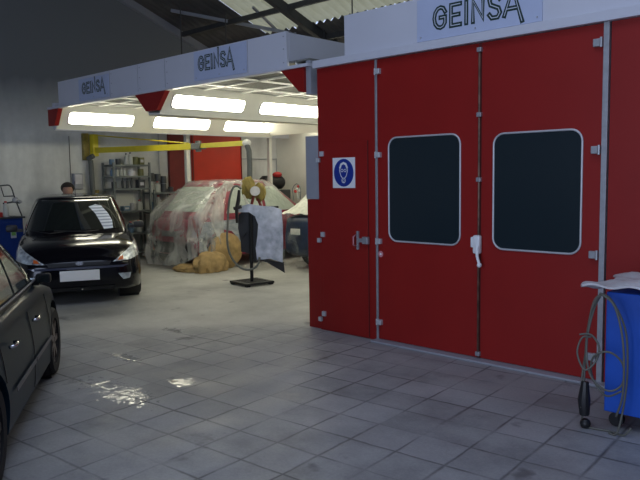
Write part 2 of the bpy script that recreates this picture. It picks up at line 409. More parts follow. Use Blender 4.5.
# ------------------------------------------------------------------ lettering
GLYPH = {
 'G': ([[(.62, .76), (.52, .94), (.36, 1), (.2, .95), (.06, .78), (0, .5), (.06, .22), (.2, .05), (.36, 0), (.52, .06), (.62, .22), (.62, .50), (.36, .50)]], .96),
 'E': ([[(.5, 1), (0, 1), (0, 0), (.5, 0)], [(0, .5), (.42, .5)]], .84),
 'I': ([[(0, 0), (0, 1)]], .36),
 'N': ([[(0, 0), (0, 1.0), (.52, .08), (.52, 1.38)]], .86),
 'S': ([[(.52, .84), (.42, 1), (.14, 1), (0, .84), (.06, .62), (.46, .42), (.54, .2), (.42, 0), (.12, 0), (0, .16)]], .76),
 'A': ([[(0, .0), (.40, 1.18), (.86, -.36)], [(.13, .28), (.58, .28)]], .9)}
def ribbon(b, pts, w, fn):
    P = [Vector((x, y)) for x, y in pts]; n = len(P); Lf = []; Rt = []
    for i in range(n):
        d0 = (P[i] - P[i - 1]).normalized() if i > 0 else (P[1] - P[0]).normalized()
        d1 = (P[i + 1] - P[i]).normalized() if i < n - 1 else d0
        n0 = Vector((-d0.y, d0.x)); n1 = Vector((-d1.y, d1.x)); mm = (n0 + n1)
        if mm.length < 0.3: mm = n0
        mm.normalize(); k = min(1.9, 1 / max(0.3, mm.dot(n1)))
        e = Vector((0, 0))
        if i == 0: e = -d0 * w * .5
        if i == n - 1: e = d0 * w * .5
        Lf.append(P[i] + mm * w / 2 * k + e); Rt.append(P[i] - mm * w / 2 * k + e)
    for i in range(n - 1):
        q = [Lf[i], Lf[i + 1], Rt[i + 1], Rt[i]]
        b.bm.faces.new([b.bm.verts.new(fn(p.x, p.y)) for p in q])
def sign(parent, x0, x1, z0, z1, lx0, lx1, lz0, h, y, shear=0.0):
    b = MB(); b.box(x0, x1, y - 0.008, y, z0, z1); sp = b.build('sign_panel', 'sign_bg', parent)
    tot = sum(GLYPH[c][1] for c in 'GEINSA') - 0.06; sx = (lx1 - lx0) / tot
    for layer, (w, dy, m) in enumerate(((0.23, 0.0095, 'sign_dark'), (0.04, 0.011, 'sign_white'))):
        b = MB(); cx = 0
        for c in 'GEINSA':
            for k, st in enumerate(GLYPH[c][0]):
                pts = [((cx + p[0]) * sx / h, p[1]) for p in st]
                ribbon(b, pts, w, lambda u, v: (lx0 + u * h, y - dy - 0.0002 * k, lz0 + v * h))
            cx += GLYPH[c][1]
        b.build('lettering' if layer == 0 else 'lettering_inline', m, sp, norm=False)
    for xx in (x0 + 0.04, x1 - 0.04, (x0 + x1) / 2):
        MB().ball((xx, y - 0.01, z0 + 0.035), 0.008, 1).build('screw', 'alu', sp)

# ------------------------------------------------------------------ spray booth
YB = 5.107
ZB = 2.66
booth = thing('spray_booth', 'red spray booth with two tall windowed doors and a small side door', 'spray booth', (-2.0, YB, 0))
bx = MB()
class Off(MB):
    """MB whose finished vertices are shifted into the parent's local frame"""
    pass
def bpart(b, name, m, parent, origin=(-2.0, YB, 0), smooth=False):
    bmesh.ops.translate(b.bm, verts=b.bm.verts, vec=Vector(origin) * -1)
    return b.build(name, m, parent, smooth)
bpart(MB().box(-4.83, 1.3, YB + 0.062, 9.75, 0.0, ZB + 0.06), 'booth_body', 'white_panel', booth)
bpart(MB().box(-4.47, 1.3, YB - 0.005, 9.7, 2.737, 3.12, 0.004), 'top_box', 'white_panel', booth)
bpart(MB().box(-4.86, 1.3, YB - 0.05, YB + 0.06, ZB + 0.002, 2.735, 0.003), 'cornice', 'white_panel', booth)
lp = bpart(MB().box(-4.845, -4.097, YB, YB + 0.06, 0.0, ZB, 0.002), 'left_panel', 'red', booth)
bpart(MB().box(-5.03, -4.847, YB + 0.02, YB + 0.5, 0.0, 1.35, 0.003), 'side_panel', 'red', booth)
bpart(MB().box(-5.04, -4.85, YB + 0.015, YB + 0.45, 1.352, 2.0, 0.004), 'control_box', 'grey_box', booth)
bpart(MB().box(-1.93, 1.3, YB, YB + 0.06, 0.0, ZB, 0.002), 'right_panel', 'red', booth)
bpart(MB().box(-4.096, -4.072, YB - 0.012, YB + 0.05, 0.0, ZB, 0.002), 'frame_strip', 'alu', booth)
bpart(MB().box(-1.978, -1.938, YB - 0.022, YB + 0.05, 0.0, ZB, 0.002), 'frame_strip', 'alu', booth)
bpart(MB().box(-4.1, 1.3, YB - 0.10, YB + 0.0, 0.0, 0.018, 0.004), 'threshold', 'grey_box', booth)
# personnel door
pd = bpart(MB().box(-4.79, -4.19, YB - 0.012, YB + 0.0, 0.012, 1.92, 0.003), 'personnel_door', 'red', booth)
bpart(MB().box(-4.191, -4.187, YB - 0.0135, YB, 0.012, 1.92), 'door_gap_strip', 'seam', pd)
def rrect(x0, x1, z0, z1, r, n=6):
    out = []
    for cx, cz, a0 in ((x1 - r, z1 - r, 0), (x0 + r, z1 - r, PI / 2), (x0 + r, z0 + r, PI), (x1 - r, z0 + r, 1.5 * PI)):
        for k in range(n + 1):
            a = a0 + PI / 2 * k / n; out.append((cx + r * math.cos(a), cz + r * math.sin(a)))
    return out
def bhinge(x, z, parent, w=0.055, h=0.05):
    b = MB(); b.box(x, x + w, YB - 0.04, YB - 0.002, z - h / 2, z + h / 2, 0.004)
    b.tube([(x, YB - 0.03, z - h / 2 - 0.004), (x, YB - 0.03, z + h / 2 + 0.004)], 0.009, 8)
    return bpart(b, 'hinge', 'alu_light', parent)
for z in (1.78, 0.965, 0.145): 
    b = MB(); b.box(-4.80, -4.755, YB - 0.035, YB - 0.002, z + 0.005, z + 0.055, 0.004)
    b.box(-4.855, -4.812, YB - 0.03, YB - 0.002, z - 0.055, z - 0.01, 0.004)
    bpart(b, 'hinge', 'alu_light', pd)
# latch
b = MB(); b.box(-4.325, -4.30, YB - 0.03, YB - 0.01, 0.87, 1.05, 0.003)
b.box(-4.30, -4.20, YB - 0.045, YB - 0.012, 0.945, 0.98, 0.004); b.box(-4.24, -4.17, YB - 0.05, YB - 0.012, 0.93, 1.0, 0.006)
bpart(b, 'latch', 'alu', pd)
b = MB(); b.tube([(-4.345, YB - 0.012, 0.90), (-4.345, YB - 0.05, 0.915), (-4.345, YB - 0.05, 0.995), (-4.345, YB - 0.012, 1.01)], 0.008, 8)
bpart(b, 'door_handle', 'pink', pd, smooth=True)
# safety sign
sg = bpart(MB().box(-4.633, -4.343, YB - 0.017, YB - 0.0125, 1.468, 1.765), 'safety_sign', 'white_paint', pd)
def disc(cx, cz, rx, rz, y, n=32, th=0.0012):
    b = MB(); b.prism([(cx + rx * math.cos(2 * PI * k / n), cz + rz * math.sin(2 * PI * k / n)) for k in range(n)], lambda u, v, w: (u, y - w, v), th); return b
SX, SZ = -4.488, 1.617
def signpart(b):
    bmesh.ops.translate(b.bm, verts=b.bm.verts, vec=(2.0, -YB, 0)); return b
signpart(disc(SX, SZ, 0.128, 0.136, YB - 0.0172)).build('blue_disc', 'blue_sign', sg)
b = MB(); yy = YB - 0.0195
def rb(b, pts, w): ribbon(b, pts, w, lambda u, v: (SX + u, yy, SZ + v))
rb(b, [(-.045, .052), (-.030, .083), (0, .095), (.030, .083), (.045, .052)], .022)          # hair and brow
rb(b, [(-.047, .05), (-.052, .02), (-.035, -.03), (-.012, -.055)], .008)
rb(b, [(.047, .05), (.052, .02), (.035, -.03), (.012, -.055)], .008)
for s in (-1, 1):                                                                            # goggles
    rb(b, [(s * .021 + .015 * math.cos(a), .022 + .013 * math.sin(a)) for a in [2 * PI * k / 12 for k in range(13)]], .006)
rb(b, [(.023 * math.cos(a), -.075 + .023 * math.sin(a)) for a in [2 * PI * k / 14 for k in range(15)]], .007)
rb(b, [(.010 * math.cos(a), -.075 + .010 * math.sin(a)) for a in [2 * PI * k / 10 for k in range(11)]], .004)
b = signpart(b); b.build('masked_face_symbol', 'white_paint', sg, norm=False)
# leaves
def leaf(x0, x1, wx0, wx1, wz0, wz1):
    lf = bpart(MB().box(x0, x1, YB - 0.004, YB + 0.045, 0.022, ZB - 0.004, 0.002), 'door_leaf', 'red', booth)
    b = MB(); b.prism(rrect(wx0, wx1, wz0, wz1, 0.09), lambda u, v, w: (u, YB - 0.005 - w, v), 0.004)
    bpart(b, 'window_pane', 'glass_booth', lf)
    b = MB(); P = rrect(wx0, wx1, wz0, wz1, 0.09); P.append(P[0]); P.append(P[1])
    b.tube([(u, YB - 0.009, v) for u, v in P], 0.0085, 8, cap=False); bpart(b, 'window_trim', 'alu_light', lf, smooth=True)
    return lf
lf1 = leaf(-4.070, -3.003, -3.937, -3.172, 0.975, 1.93)
lf2 = leaf(-2.972, -1.980, -2.856, -2.122, 0.968, 1.91)
for z in (2.545, 1.778, 0.965, 0.187): bhinge(-4.078, z, lf1)
for z in (2.52, 1.75, 0.975, 0.20):
    b = MB(); b.box(-2.05, -1.985, YB - 0.035, YB - 0.005, z - 0.028, z + 0.028, 0.004)
    b.tube([(-1.99, YB - 0.035, z - 0.035), (-1.99, YB - 0.035, z + 0.035)], 0.010, 8); bpart(b, 'hinge', 'alu', lf2)
bpart(MB().box(-3.002, -2.974, YB + 0.002, YB + 0.03, 0.02, ZB - 0.002), 'center_gap', 'seam', booth)
b = MB(); b.tube([(-2.985, YB - 0.02, 0.03), (-2.985, YB - 0.02, 2.62)], 0.010, 8)
rod = bpart(b, 'lock_rod', 'rust', lf2, smooth=True)
for z in (2.60, 2.075, 1.54, 0.06): bpart(MB().box(-3.005, -2.965, YB - 0.035, YB - 0.004, z - 0.018, z + 0.018, 0.003), 'rod_bracket', 'alu', lf2)
b = MB(); b.box(-3.02, -2.955, YB - 0.06, YB - 0.012, 0.92, 1.075, 0.012); b.box(-3.045, -3.01, YB - 0.055, YB - 0.012, 0.97, 1.06, 0.01)
b.tube([(-2.975, YB - 0.06, 0.99), (-2.965, YB - 0.075, 0.90), (-2.945, YB - 0.08, 0.845)], [0.016, 0.013, 0.012], 8); b.ball((-2.942, YB - 0.08, 0.83), 0.022)
bpart(b, 'door_handle', 'white_paint', lf2, smooth='auto')
st = disc(-4.043, 0.842, 0.03, 0.03, YB - 0.005); bpart(st, 'round_sticker', 'pink', lf1)
bpart(disc(-4.043, 0.842, 0.011, 0.011, YB - 0.0065), 'sticker_center', 'white_paint', lf1)
sgroot = thing('booth_sign', 'large pale blue sign with dark outlined lettering over the two booth doors', 'sign', (-3.0, YB, 2.75))
def sign_thing(root, *a, **k):
    before = set(bpy.data.objects); sign(root, *a, **k)
    off = Vector(root.location) * -1
    for o in set(bpy.data.objects) - before:
        if o.type == 'MESH': o.data.transform(Matrix.Translation(off))
sign_thing(sgroot, -3.61, -2.45, 2.745, 3.10, -3.43, -2.62, 2.835, 0.168, YB - 0.007)

# ------------------------------------------------------------------ open preparation bay canopy
cn = thing('bay_canopy', 'long white canopy of the open preparation bay with filter ceiling and red brackets', 'canopy', (-8, YB, 2.4))
CO = (-8, YB, 2.4)
def cpart(b, name, m, parent=cn, smooth=False): return bpart(b, name, m, parent, CO, smooth)
cpart(MB().box(-10.40, -5.28, YB, YB + 0.04, 2.73, 3.10, 0.004), 'fascia', 'white_panel')
cpart(MB().box(-10.42, -5.28, YB + 0.042, 9.80, 2.80, 3.09, 0.004), 'top_box', 'white_panel')
cpart(MB().box(-10.70, -4.93, YB - 0.05, YB + 0.04, 2.695, 2.728, 0.004), 'ledge', 'white_panel')
for x in (-8.85, -8.13, -7.50, -5.9): cpart(MB().box(x, x + 0.006, YB - 0.003, YB, 2.735, 3.095), 'panel_joint', 'grey_box')
for x in (-8.80, -8.08, -7.45, -5.32):
    for z in (2.78, 2.92, 3.05): cpart(MB().ball((x, YB - 0.003, z), 0.008, 1), 'rivet', 'grey_box')
s1 = thing('canopy_sign', 'pale blue lettered sign in the middle of the canopy front nearest the spray booth', 'sign', (-6.4, YB, 2.75))
sign_thing(s1, -6.87, -5.91, 2.745, 3.085, -6.775, -6.13, 2.865, 0.15, YB - 0.004)
s2 = thing('canopy_sign', 'dim pale blue lettered sign at the far left end of the canopy front', 'sign', (-9.2, YB, 2.75))
sign_thing(s2, -9.72, -8.86, 2.745, 3.06, -9.61, -8.97, 2.85, 0.14, YB - 0.004)
# ceiling: filter field with white bars
cpart(MB().box(-10.3, -5.0, YB + 0.05, 9.70, 2.775, 2.795), 'filter_ceiling', 'filter')
b = MB()
for x in (-9.75, -9.1, -8.45, -7.1, -6.45, -5.75): b.box(x - 0.02, x + 0.02, YB + 0.05, 9.7, 2.755, 2.774)
for y in (5.75, 6.4, 7.05, 7.7, 8.35, 9.0): b.box(-10.3, -5.0, y - 0.02, y + 0.02, 2.756, 2.773)
cpart(b, 'ceiling_bars', 'tbar')
# hips (sloped light carriers)
def hip(x0, z0, x1, z1, name='hip_panel'):
    b = MB(); t = 0.03
    b.prism([(x0, z0), (x1, z1), (x1, z1 + t), (x0, z0 + t)], lambda u, v, w: (u, YB + 0.05 + w, v), 4.65)
    return cpart(b, name, 'bay_white')
hip(-10.62, 2.39, -10.42, 2.76); hip(-7.72, 2.43, -7.54, 2.76)
hip(-8.16, 2.76, -7.98, 2.43); hip(-5.20, 2.76, -5.0, 2.42)
cpart(MB().box(-7.98, -7.72, YB + 0.05, 9.75, 2.42, 2.44), 'hip_soffit', 'bay_white')
cpart(MB().box(-10.70, -10.62, YB + 0.04, 10.3, 2.38, 2.80), 'side_skirt', 'white_panel')
cpart(MB().box(-5.0, -4.935, YB + 0.0, 9.75, 2.42, 2.76, 0.003), 'side_skirt', 'grey_box')
b = MB(); b.prism([(9.40, 2.76), (9.74, 2.42), (9.74, 2.45), (9.42, 2.77)], lambda u, v, w: (-10.6 + w, u, v), 5.5); cpart(b, 'back_hip', 'bay_white')
# red brackets on the front ends
def bracket(poly):
    b = MB(); b.prism(poly, lambda u, v, w: (u, YB - 0.03 + w, v), 0.07); cpart(b, 'red_bracket', 'red')
bracket([(-8.16, 2.694), (-7.46, 2.694), (-7.68, 2.465), (-7.92, 2.465)])
bracket([(-5.34, 2.694), (-5.0, 2.694), (-5.0, 2.44), (-5.08, 2.46)])
bracket([(-10.72, 2.694), (-10.36, 2.694), (-10.52, 2.44), (-10.72, 2.44)])
# posts and back wall
for y in (8.04, 10.22):
    cpart(MB().box(-11.20, -11.12, y - 0.04, y + 0.04, 0.0, 2.66, 0.006), 'post', 'bay_white')
    cpart(MB().box(-11.20, -10.70, y - 0.03, y + 0.03, 2.662, 2.72, 0.004), 'post_arm', 'bay_white')
b = MB(); b.box(-12.4, 1.3, 11.60, 11.66, 0.0, 3.0); struct(b.build('wall_rear', 'bay_white'))

# lamps on the hips
def lamp(yc, L, x0, z0, x1, z1, label, grp=None):
    ang = math.atan2(z1 - z0, x1 - x0)
    # local: x along the slope, y along the bay, -z facing down into the bay
    t = thing('ceiling_lamp', label, 'lamp', ((x0 + x1) / 2, yc, (z0 + z1) / 2), 0, grp or 'lamps under the canopy'); t.rotation_euler = (0, -ang, 0)
    W = math.hypot(x1 - x0, z1 - z0) * 0.46
    b = MB(); P = rrect(-W / 2, W / 2, -L / 2, L / 2, 0.05)
    b.prism(P, lambda u, v, w: (u, v, -0.004 - w), 0.016); b.build('diffuser', 'lamp', t)
    b = MB(); P = rrect(-W / 2 - .01, W / 2 + .01, -L / 2 - .01, L / 2 + .01, 0.055); P += P[:2]
    b.tube([(u, v, -0.008) for u, v in P], 0.012, 6, cap=False); b.build('frame', 'tbar', t, smooth=True)
LA = (-10.62, 2.39, -10.42, 2.76); LB = (-7.72, 2.43, -7.54, 2.76); LC = (-8.16, 2.76, -7.98, 2.43); LD = (-5.20, 2.76, -5.0, 2.42)
lamp(5.90, 1.15, *LA, 'leftmost bright lamp under the canopy, just right of the far left red bracket')
lamp(7.50, 1.20, *LA, 'bright lamp above the left white post and the shelves, left row under the canopy')
lamp(9.07, 1.18, *LA, 'smallest bright lamp, above the wrapped red car, far end of the left row')
lamp(5.90, 1.20, *LB, 'large bright lamp right under the canopy front, above and left of the smallest lamp')
lamp(7.45, 1.25, *LB, 'bright lamp under the canopy cut off by the edge of the red spray booth')
for y in (5.90, 7.45, 9.0):
    lamp(y, 1.2, *LC, 'lamp on the far side of the middle canopy slope, turned to the left wall', 'lamps turned to the left wall')
    lamp(y, 1.2, *LD, 'lamp on the right canopy slope beside the red booth, turned to the left wall', 'lamps beside the booth')

for x in (-11.0, -9.3):  # lamps added out of view behind the canopy to brighten the rear wall
    lamp(11.05, 0.95, x - .25, 2.93, x + .25, 2.93, 'added unseen lamp behind the canopy, brightening the white rear wall above the masked cars', 'added lamps behind the canopy')
    MB().box(-.03, .03, .48, .56, .0, .05).build('added_lamp_bracket', 'tbar', [o for o in bpy.data.objects if o.name.startswith('ceiling_lamp')][-1])

# ------------------------------------------------------------------ vehicles
def apply_bool(o, cutters):
    for c in cutters:
        md = o.modifiers.new('b', 'BOOLEAN'); md.operation = 'DIFFERENCE'; md.object = c; md.solver = 'EXACT'
    bpy.context.view_layer.update()
    dg = bpy.context.evaluated_depsgraph_get()
    me = bpy.data.meshes.new_from_object(o.evaluated_get(dg)); o.modifiers.clear()
    old = o.data; o.data = me; bpy.data.meshes.remove(old)
    for c in cutters:
        d = c.data; bpy.data.objects.remove(c); bpy.data.meshes.remove(d)

def smooth_interp(x, cp):
    xs = [c[0] for c in cp]; ys = [c[1] for c in cp]
    # smoothed piecewise-linear
    s = 0; ws = 0
    for d, w in ((-.08, .15), (-.04, .2), (0, .3), (.04, .2), (.08, .15)):
        s += w * float(np.interp(x + d, xs, ys)); ws += w
    return s / ws

class Car:
    """local frame: +X forward, +Y left, Z up, origin on the ground at the centre"""
    def __init__(s, root, sp, paint):
        s.root = root; s.sp = sp; s.paint = paint
        x0, x1, W = sp['x0'], sp['x1'], sp['W']
        def hw(x):
            e1 = sp.get('e1', .55); e0 = sp.get('e0', .45); v = W
            if x > x1 - e1: u = (x - (x1 - e1)) / e1; v = W * (1 - sp.get('nf', .22) * u ** 2.6)
            if x < x0 + e0: u = ((x0 + e0) - x) / e0; v = W * (1 - sp.get('nr', .16) * u ** 2.6)
            return v
        def zt(x): return smooth_interp(x, sp['top'])
        def zb(x):
            v = sp['clear']
            if x > x1 - .25: v += .05 * ((x - (x1 - .25)) / .25) ** 2
            if x < x0 + .3: v += .08 * ((x0 + .3 - x) / .3) ** 2
            return v
        N = 72; xs = [x0 + (x1 - x0) * (0.5 - 0.5 * math.cos(PI * i / N)) * 0.5 + (x1 - x0) * i / N * 0.5 for i in range(N + 1)]
        def half(x):
            h = hw(x); t = zt(x); bt = zb(x); crown = sp.get('crown', .07); zs = t - crown
            P = [(0, bt), (h * .5, bt), (h * .84, bt)]
            for k in range(9):
                q = k / 8; z = bt + .03 + (zs - bt - .03) * q
                bul = .94 + .06 * math.sin(PI * min(1, .18 + q * .78)) - .02 * q
                P.append((h * bul, z))
            ys = P[-1][0]
            for k in range(1, 9):
                a = PI / 2 * k / 8; c, si = math.cos(a), math.sin(a)
                P.append((ys * max(0, c) ** (2 / 3.4), zs + crown * si ** (2 / 1.8)))
            return P
        b = MB(); rings = []
        for x in xs:
            P = half(x); full = P + [(-y, z) for y, z in P[-2:0:-1]]
            # nose/tail roundness in side view
            r = []
            for y, z in full:
                xx = x; r.append(b.bm.verts.new((xx, y, z)))
            rings.append(r)
        n = len(rings[0])
        for i in range(N):
            for k in range(n):
                b.bm.faces.new((rings[i][k], rings[i][(k + 1) % n], rings[i + 1][(k + 1) % n], rings[i + 1][k]))
        for rg, dx, fl in ((rings[0], -1, False), (rings[-1], 1, True)):
            c = Vector((0, 0, 0))
            for v in rg: c += v.co
            c /= len(rg); prev = rg
            for k, sc_, off in ((0, .86, .035), (1, .6, .055), (2, .3, .065)):
                cur = [b.bm.verts.new(Vector((v.co.x, v.co.y * 1, v.co.z)) * 0 + Vector((rg[0].co.x + dx * off, c.y + (v.co.y - c.y) * (sc_ if k else .92), c.z + (v.co.z - c.z) * sc_))) for v in rg]
                for j in range(n): b.bm.faces.new((prev[j], prev[(j + 1) % n], cur[(j + 1) % n], cur[j]))
                prev = cur
            b.bm.faces.new(prev)
        body = b.build('body', paint, root, smooth=True)
        cut = []
        for ax in sp['axles']:
            for sd in (-1, 1):
                c = MB(); R = sp['R'] + .05
                c.lathe([(0, -.16), (R, -.16), (R, .30), (0, .30)], 28, Matrix.Translation((ax, sd * (W - .16), sp['R'] + .01)) @ Matrix.Rotation(-sd * PI / 2, 4, 'X'))
                o = c.build('cut', 'black', root); cut.append(o)
        apply_bool(body, cut)
        for p in body.data.polygons: p.use_smooth = True
        body.data.set_sharp_from_angle(angle=math.radians(38))
        s.body = body; s.hw = hw; s.zt = zt; s.half = half
        # wheel housings
        for ax in sp['axles']:
            for sd in (-1, 1):
                c = MB(); R = sp['R'] + .047
                prof = [(R, .12), (R, -.14), (.02, -.14)]
                c.lathe(prof, 24, Matrix.Translation((ax, sd * (W - .16), sp['R'] + .01)) @ Matrix.Rotation(-sd * PI / 2, 4, 'X'))
                c.build('wheel_housing', 'black', body)
        # greenhouse
        g = sp['gh']  # zb, zr, xfb, xft, xrb, xrt, wb, wt
        s.g = g; K = 14; NS = 64
        def outline(q):
            xf = g['xfb'] + (g['xft'] - g['xfb']) * q; xr = g['xrb'] + (g['xrt'] - g['xrb']) * q
            w = g['wb'] + (g['wt'] - g['wb']) * (q ** 1.25); cx = (xf + xr) / 2; a = (xf - xr) / 2; pts = []
            for k in range(NS):
                th = 2 * PI * k / NS; c, si = math.cos(th), math.sin(th)
                px = cx + a * math.copysign(abs(c) ** (2 / 7), c); py = w * math.copysign(abs(si) ** (2 / 5.5), si)
                # front bows forward in the middle
                if c > 0: px += .10 * abs(c) * (1 - (py / w) ** 2)
                pts.append((px, py))
            return pts
        s.outline = outline
        b = MB(); rings = []
        for i in range(K + 1):
            q = i / K; z = g['zb'] + (g['zr'] - g['zb'] - .07) * q
            rings.append([b.bm.verts.new((x, y, z)) for x, y in outline(q)])
        top = outline(1.0); cx = (g['xft'] + g['xrt']) / 2
        for i in range(1, 9):
            a = i / 8; sc_ = 1 - .02 * a - (a ** 2.2) * .98 * 1 if i < 8 else 0.04
            sc_ = [0.985, .955, .90, .80, .62, .42, .22, .05][i - 1]; dz = .07 * [0.22, .42, .6, .76, .88, .95, .99, 1.0][i - 1]
            rings.append([b.bm.verts.new((cx + (x - cx) * sc_, y * sc_, g['zr'] - .07 + dz)) for x, y in top])
        for i in range(len(rings) - 1):
            for k in range(NS): b.bm.faces.new((rings[i][k], rings[i][(k + 1) % NS], rings[i + 1][(k + 1) % NS], rings[i + 1][k]))
        b.bm.faces.new(rings[-1])
        gh = b.build('cabin', paint, root, smooth=True); s.gh = gh
        s.bvh_b = s._bvh(body); s.bvh_g = s._bvh(gh)
    def _bvh(s, o):
        bm = bmesh.new(); bm.from_mesh(o.data); bmesh.ops.triangulate(bm, faces=bm.faces)
        t = BVHTree.FromBMesh(bm); bm.free(); return t
    def decal(s, bvh, poly, axis, name, m, parent, off=.004, step=.05, src=3.0, th=.004):
        """axis '+x','-x','+y','-y','+z': side it is seen from; poly in the two other axes"""
        sg_ = 1 if axis[0] == '+' else -1; ax = 'xyz'.index(axis[1]); ot = [i for i in range(3) if i != ax]
        bm = bmesh.new(); f = bm.faces.new([bm.verts.new((u, v, 0)) for u, v in poly])
        us = [p[0] for p in poly]; vs = [p[1] for p in poly]
        for lo, hi, no in ((min(us), max(us), (1, 0, 0)), (min(vs), max(vs), (0, 1, 0))):
            n = int((hi - lo) / step) + 1
            for k in range(1, n):
                c = lo + (hi - lo) * k / n
                bmesh.ops.bisect_plane(bm, geom=list(bm.verts) + list(bm.edges) + list(bm.faces), plane_co=(c if no[0] else 0, c if no[1] else 0, 0), plane_no=no)
        bmesh.ops.triangulate(bm, faces=[f for f in bm.faces if len(f.verts) > 4])
        d = Vector((0, 0, 0)); d[ax] = -sg_
        nm = {}
        for v in bm.verts:
            o = Vector((0, 0, 0)); o[ot[0]] = v.co.x; o[ot[1]] = v.co.y; o[ax] = sg_ * src
            h = bvh.ray_cast(o, d)
            if h[0] is None:
                o2 = o.copy(); o2[ax] = sg_ * .8; h = bvh.find_nearest(o2)
            nn = h[1] if h[1].dot(d) < 0 else -h[1]
            nm[v.index if v.index >= 0 else id(v)] = 0
            v.co = h[0] + nn * off
        bm.normal_update()
        # thickness inward
        r = bmesh.ops.extrude_face_region(bm, geom=list(bm.faces))
        ev = [e for e in r['geom'] if isinstance(e, bmesh.types.BMVert)]
        for v in ev: v.co += -d * th
        b = MB(); b.bm.free(); b.bm = bm
        return b.build(name, m, parent, smooth='auto')
    def wheels(s, rim='rim', spokes=7):
        sp = s.sp; R = sp['R']; w = .085
        for ax in sp['axles']:
            for sd in (-1, 1):
                c = MB(); mt = Matrix.Translation((ax, sd * (sp['W'] - .10), R)) @ Matrix.Rotation(-sd * PI / 2, 4, 'X')
                c.lathe([(R * .66, -w), (R * .92, -w), (R, -w * .7), (R, w * .7), (R * .93, w), (R * .68, w * .95), (R * .64, w * .6), (R * .64, -w * .6)], 32, mt, closed=True)
                wh = c.build('wheel', 'tyre', s.root, smooth='auto')
                c = MB(); c.lathe([(R * .66, w * .8), (R * .66, w * .5), (R * .58, w * .35), (R * .18, w * .55), (R * .12, w * .8), (0, w * .8)], 28, mt)
                for k in range(spokes):
                    a = 2 * PI * k / spokes; t = bmesh.new(); bmesh.ops.create_cube(t, size=1)
                    mm = mt @ Matrix.Rotation(a, 4, 'Z') @ Matrix.Translation((R * .38, 0, w * .68)) @ Matrix.Diagonal((R * .56, R * .16, w * .3, 1))
                    c.join(t, mm)
                c.build('rim', rim, wh, smooth='auto')
    def mirror(s, x, y, z, sd, m, sc_=1.0):
        b = MB(); b.box(-.05 * sc_, .05 * sc_, -.09 * sc_, .09 * sc_, -.06 * sc_, .06 * sc_, .03 * sc_)
        bmesh.ops.translate(b.bm, verts=b.bm.verts, vec=(x, y + sd * .10 * sc_, z))
        b.box(x - .02, x + .02, min(y - sd * .06, y + sd * .03), max(y - sd * .06, y + sd * .03), z - .05, z - .01)
        mo = b.build('side_mirror', m, s.root, smooth='auto')
        g = MB(); g.box(x - .056 * sc_, x - .051 * sc_, y + sd * .10 * sc_ - .07 * sc_, y + sd * .10 * sc_ + .07 * sc_, z - .045 * sc_, z + .045 * sc_)
        g.build('mirror_glass', 'glass', mo)
    def side_windows(s, polys, m, names=None):
        for sd in (1, -1):
            for p in polys: s.decal(s.bvh_g, p, '+y' if sd > 0 else '-y', 'side_window', m, s.root)

# ---- black hatchback facing the camera
FU = Vector((.893, -.451, 0)).normalized()
fpos = -FU * 0 + Vector((0, 0, 0)) 
fc = -FU * 10.92 + Vector((.451, .893, 0)) * .045
FR = thing('hatchback_car', 'shiny black hatchback facing the viewer beside the left wall, with a blank bright number plate', 'car', (fc.x, fc.y, 0), math.atan2(FU.y, FU.x))
spf = dict(x0=-1.85, x1=1.85, W=.80, clear=.16, R=.285, axles=(1.12, -1.25), crown=.09, nf=.20, e1=.6,
           top=[(-1.9, .80), (-1.7, .88), (-1.0, .89), (.6, .89), (.95, .86), (1.4, .80), (1.65, .74), (1.78, .66), (1.85, .60)],
           gh=dict(zb=.83, zr=1.37, xfb=.98, xft=.22, xrb=-1.78, xrt=-1.30, wb=.71, wt=.56))
fo = Car(FR, spf, 'car_black'); fo.wheels()
fo.decal(fo.bvh_g, [(-.60, .90), (.60, .90), (.49, 1.30), (-.49, 1.30)], '+x', 'windshield', 'glass', FR)
fo.decal(fo.bvh_g, [(-.56, .93), (.56, .93), (.46, 1.28), (-.46, 1.28)], '-x', 'rear_window', 'glass', FR)
fo.side_windows([[(-.25, .90), (.62, .90), (.18, 1.28), (-.25, 1.28)], [(-1.2, .90), (-.31, .90), (-.31, 1.28), (-1.0, 1.28)]], 'glass')
for sd in (1, -1):
    hl = fo.decal(fo.bvh_b, [(sd * .765, .775), (sd * .775, .60), (sd * .60, .555), (sd * .40, .55), (sd * .50, .61), (sd * .62, .69), (sd * .72, .765)], '+x', 'headlight', 'headlamp', FR, off=.008, step=.03)
    fo.decal(fo.bvh_b, [(sd * .46, .56), (sd * .53, .565), (sd * .53, .605), (sd * .49, .595)], '+x', 'indicator', 'orange', hl, off=.012, step=.02)
    fo.decal(fo.bvh_b, [(sd * .46, .40), (sd * .62, .40), (sd * .60, .33), (sd * .52, .32)], '+x', 'fog_light', 'headlamp', FR, off=.006, step=.03)
    fo.mirror(.60, sd * .77, .93, sd, 'black', .8)
fo.decal(fo.bvh_b, [(-.38, .56), (.38, .56), (.36, .515), (-.36, .515)], '+x', 'upper_grille', 'black', FR, step=.04)
fo.decal(fo.bvh_b, [(-.60, .505), (.60, .505), (.52, .478), (-.52, .478)], '+x', 'bumper_strip', 'bumperstrip', FR, off=.010, step=.04)
fo.decal(fo.bvh_b, [(-.42, .25), (.42, .25), (.38, .19), (-.38, .19)], '+x', 'lower_grille', 'black', FR, step=.04)
fo.decal(fo.bvh_b, [(.05 * math.cos(a), .545 + .022 * math.sin(a)) for a in [2 * PI * k / 16 for k in range(16)]], '+x', 'badge', 'chrome', FR, off=.012, step=.05)
b = MB(); b.box(1.925, 1.937, -.235, .235, .335, .465, .004); b.build('number_plate', 'plate', FR)
b = MB(); b.ball((1.91, .02, .225), .014, 1); b.build('tow_cap', 'chrome', FR)
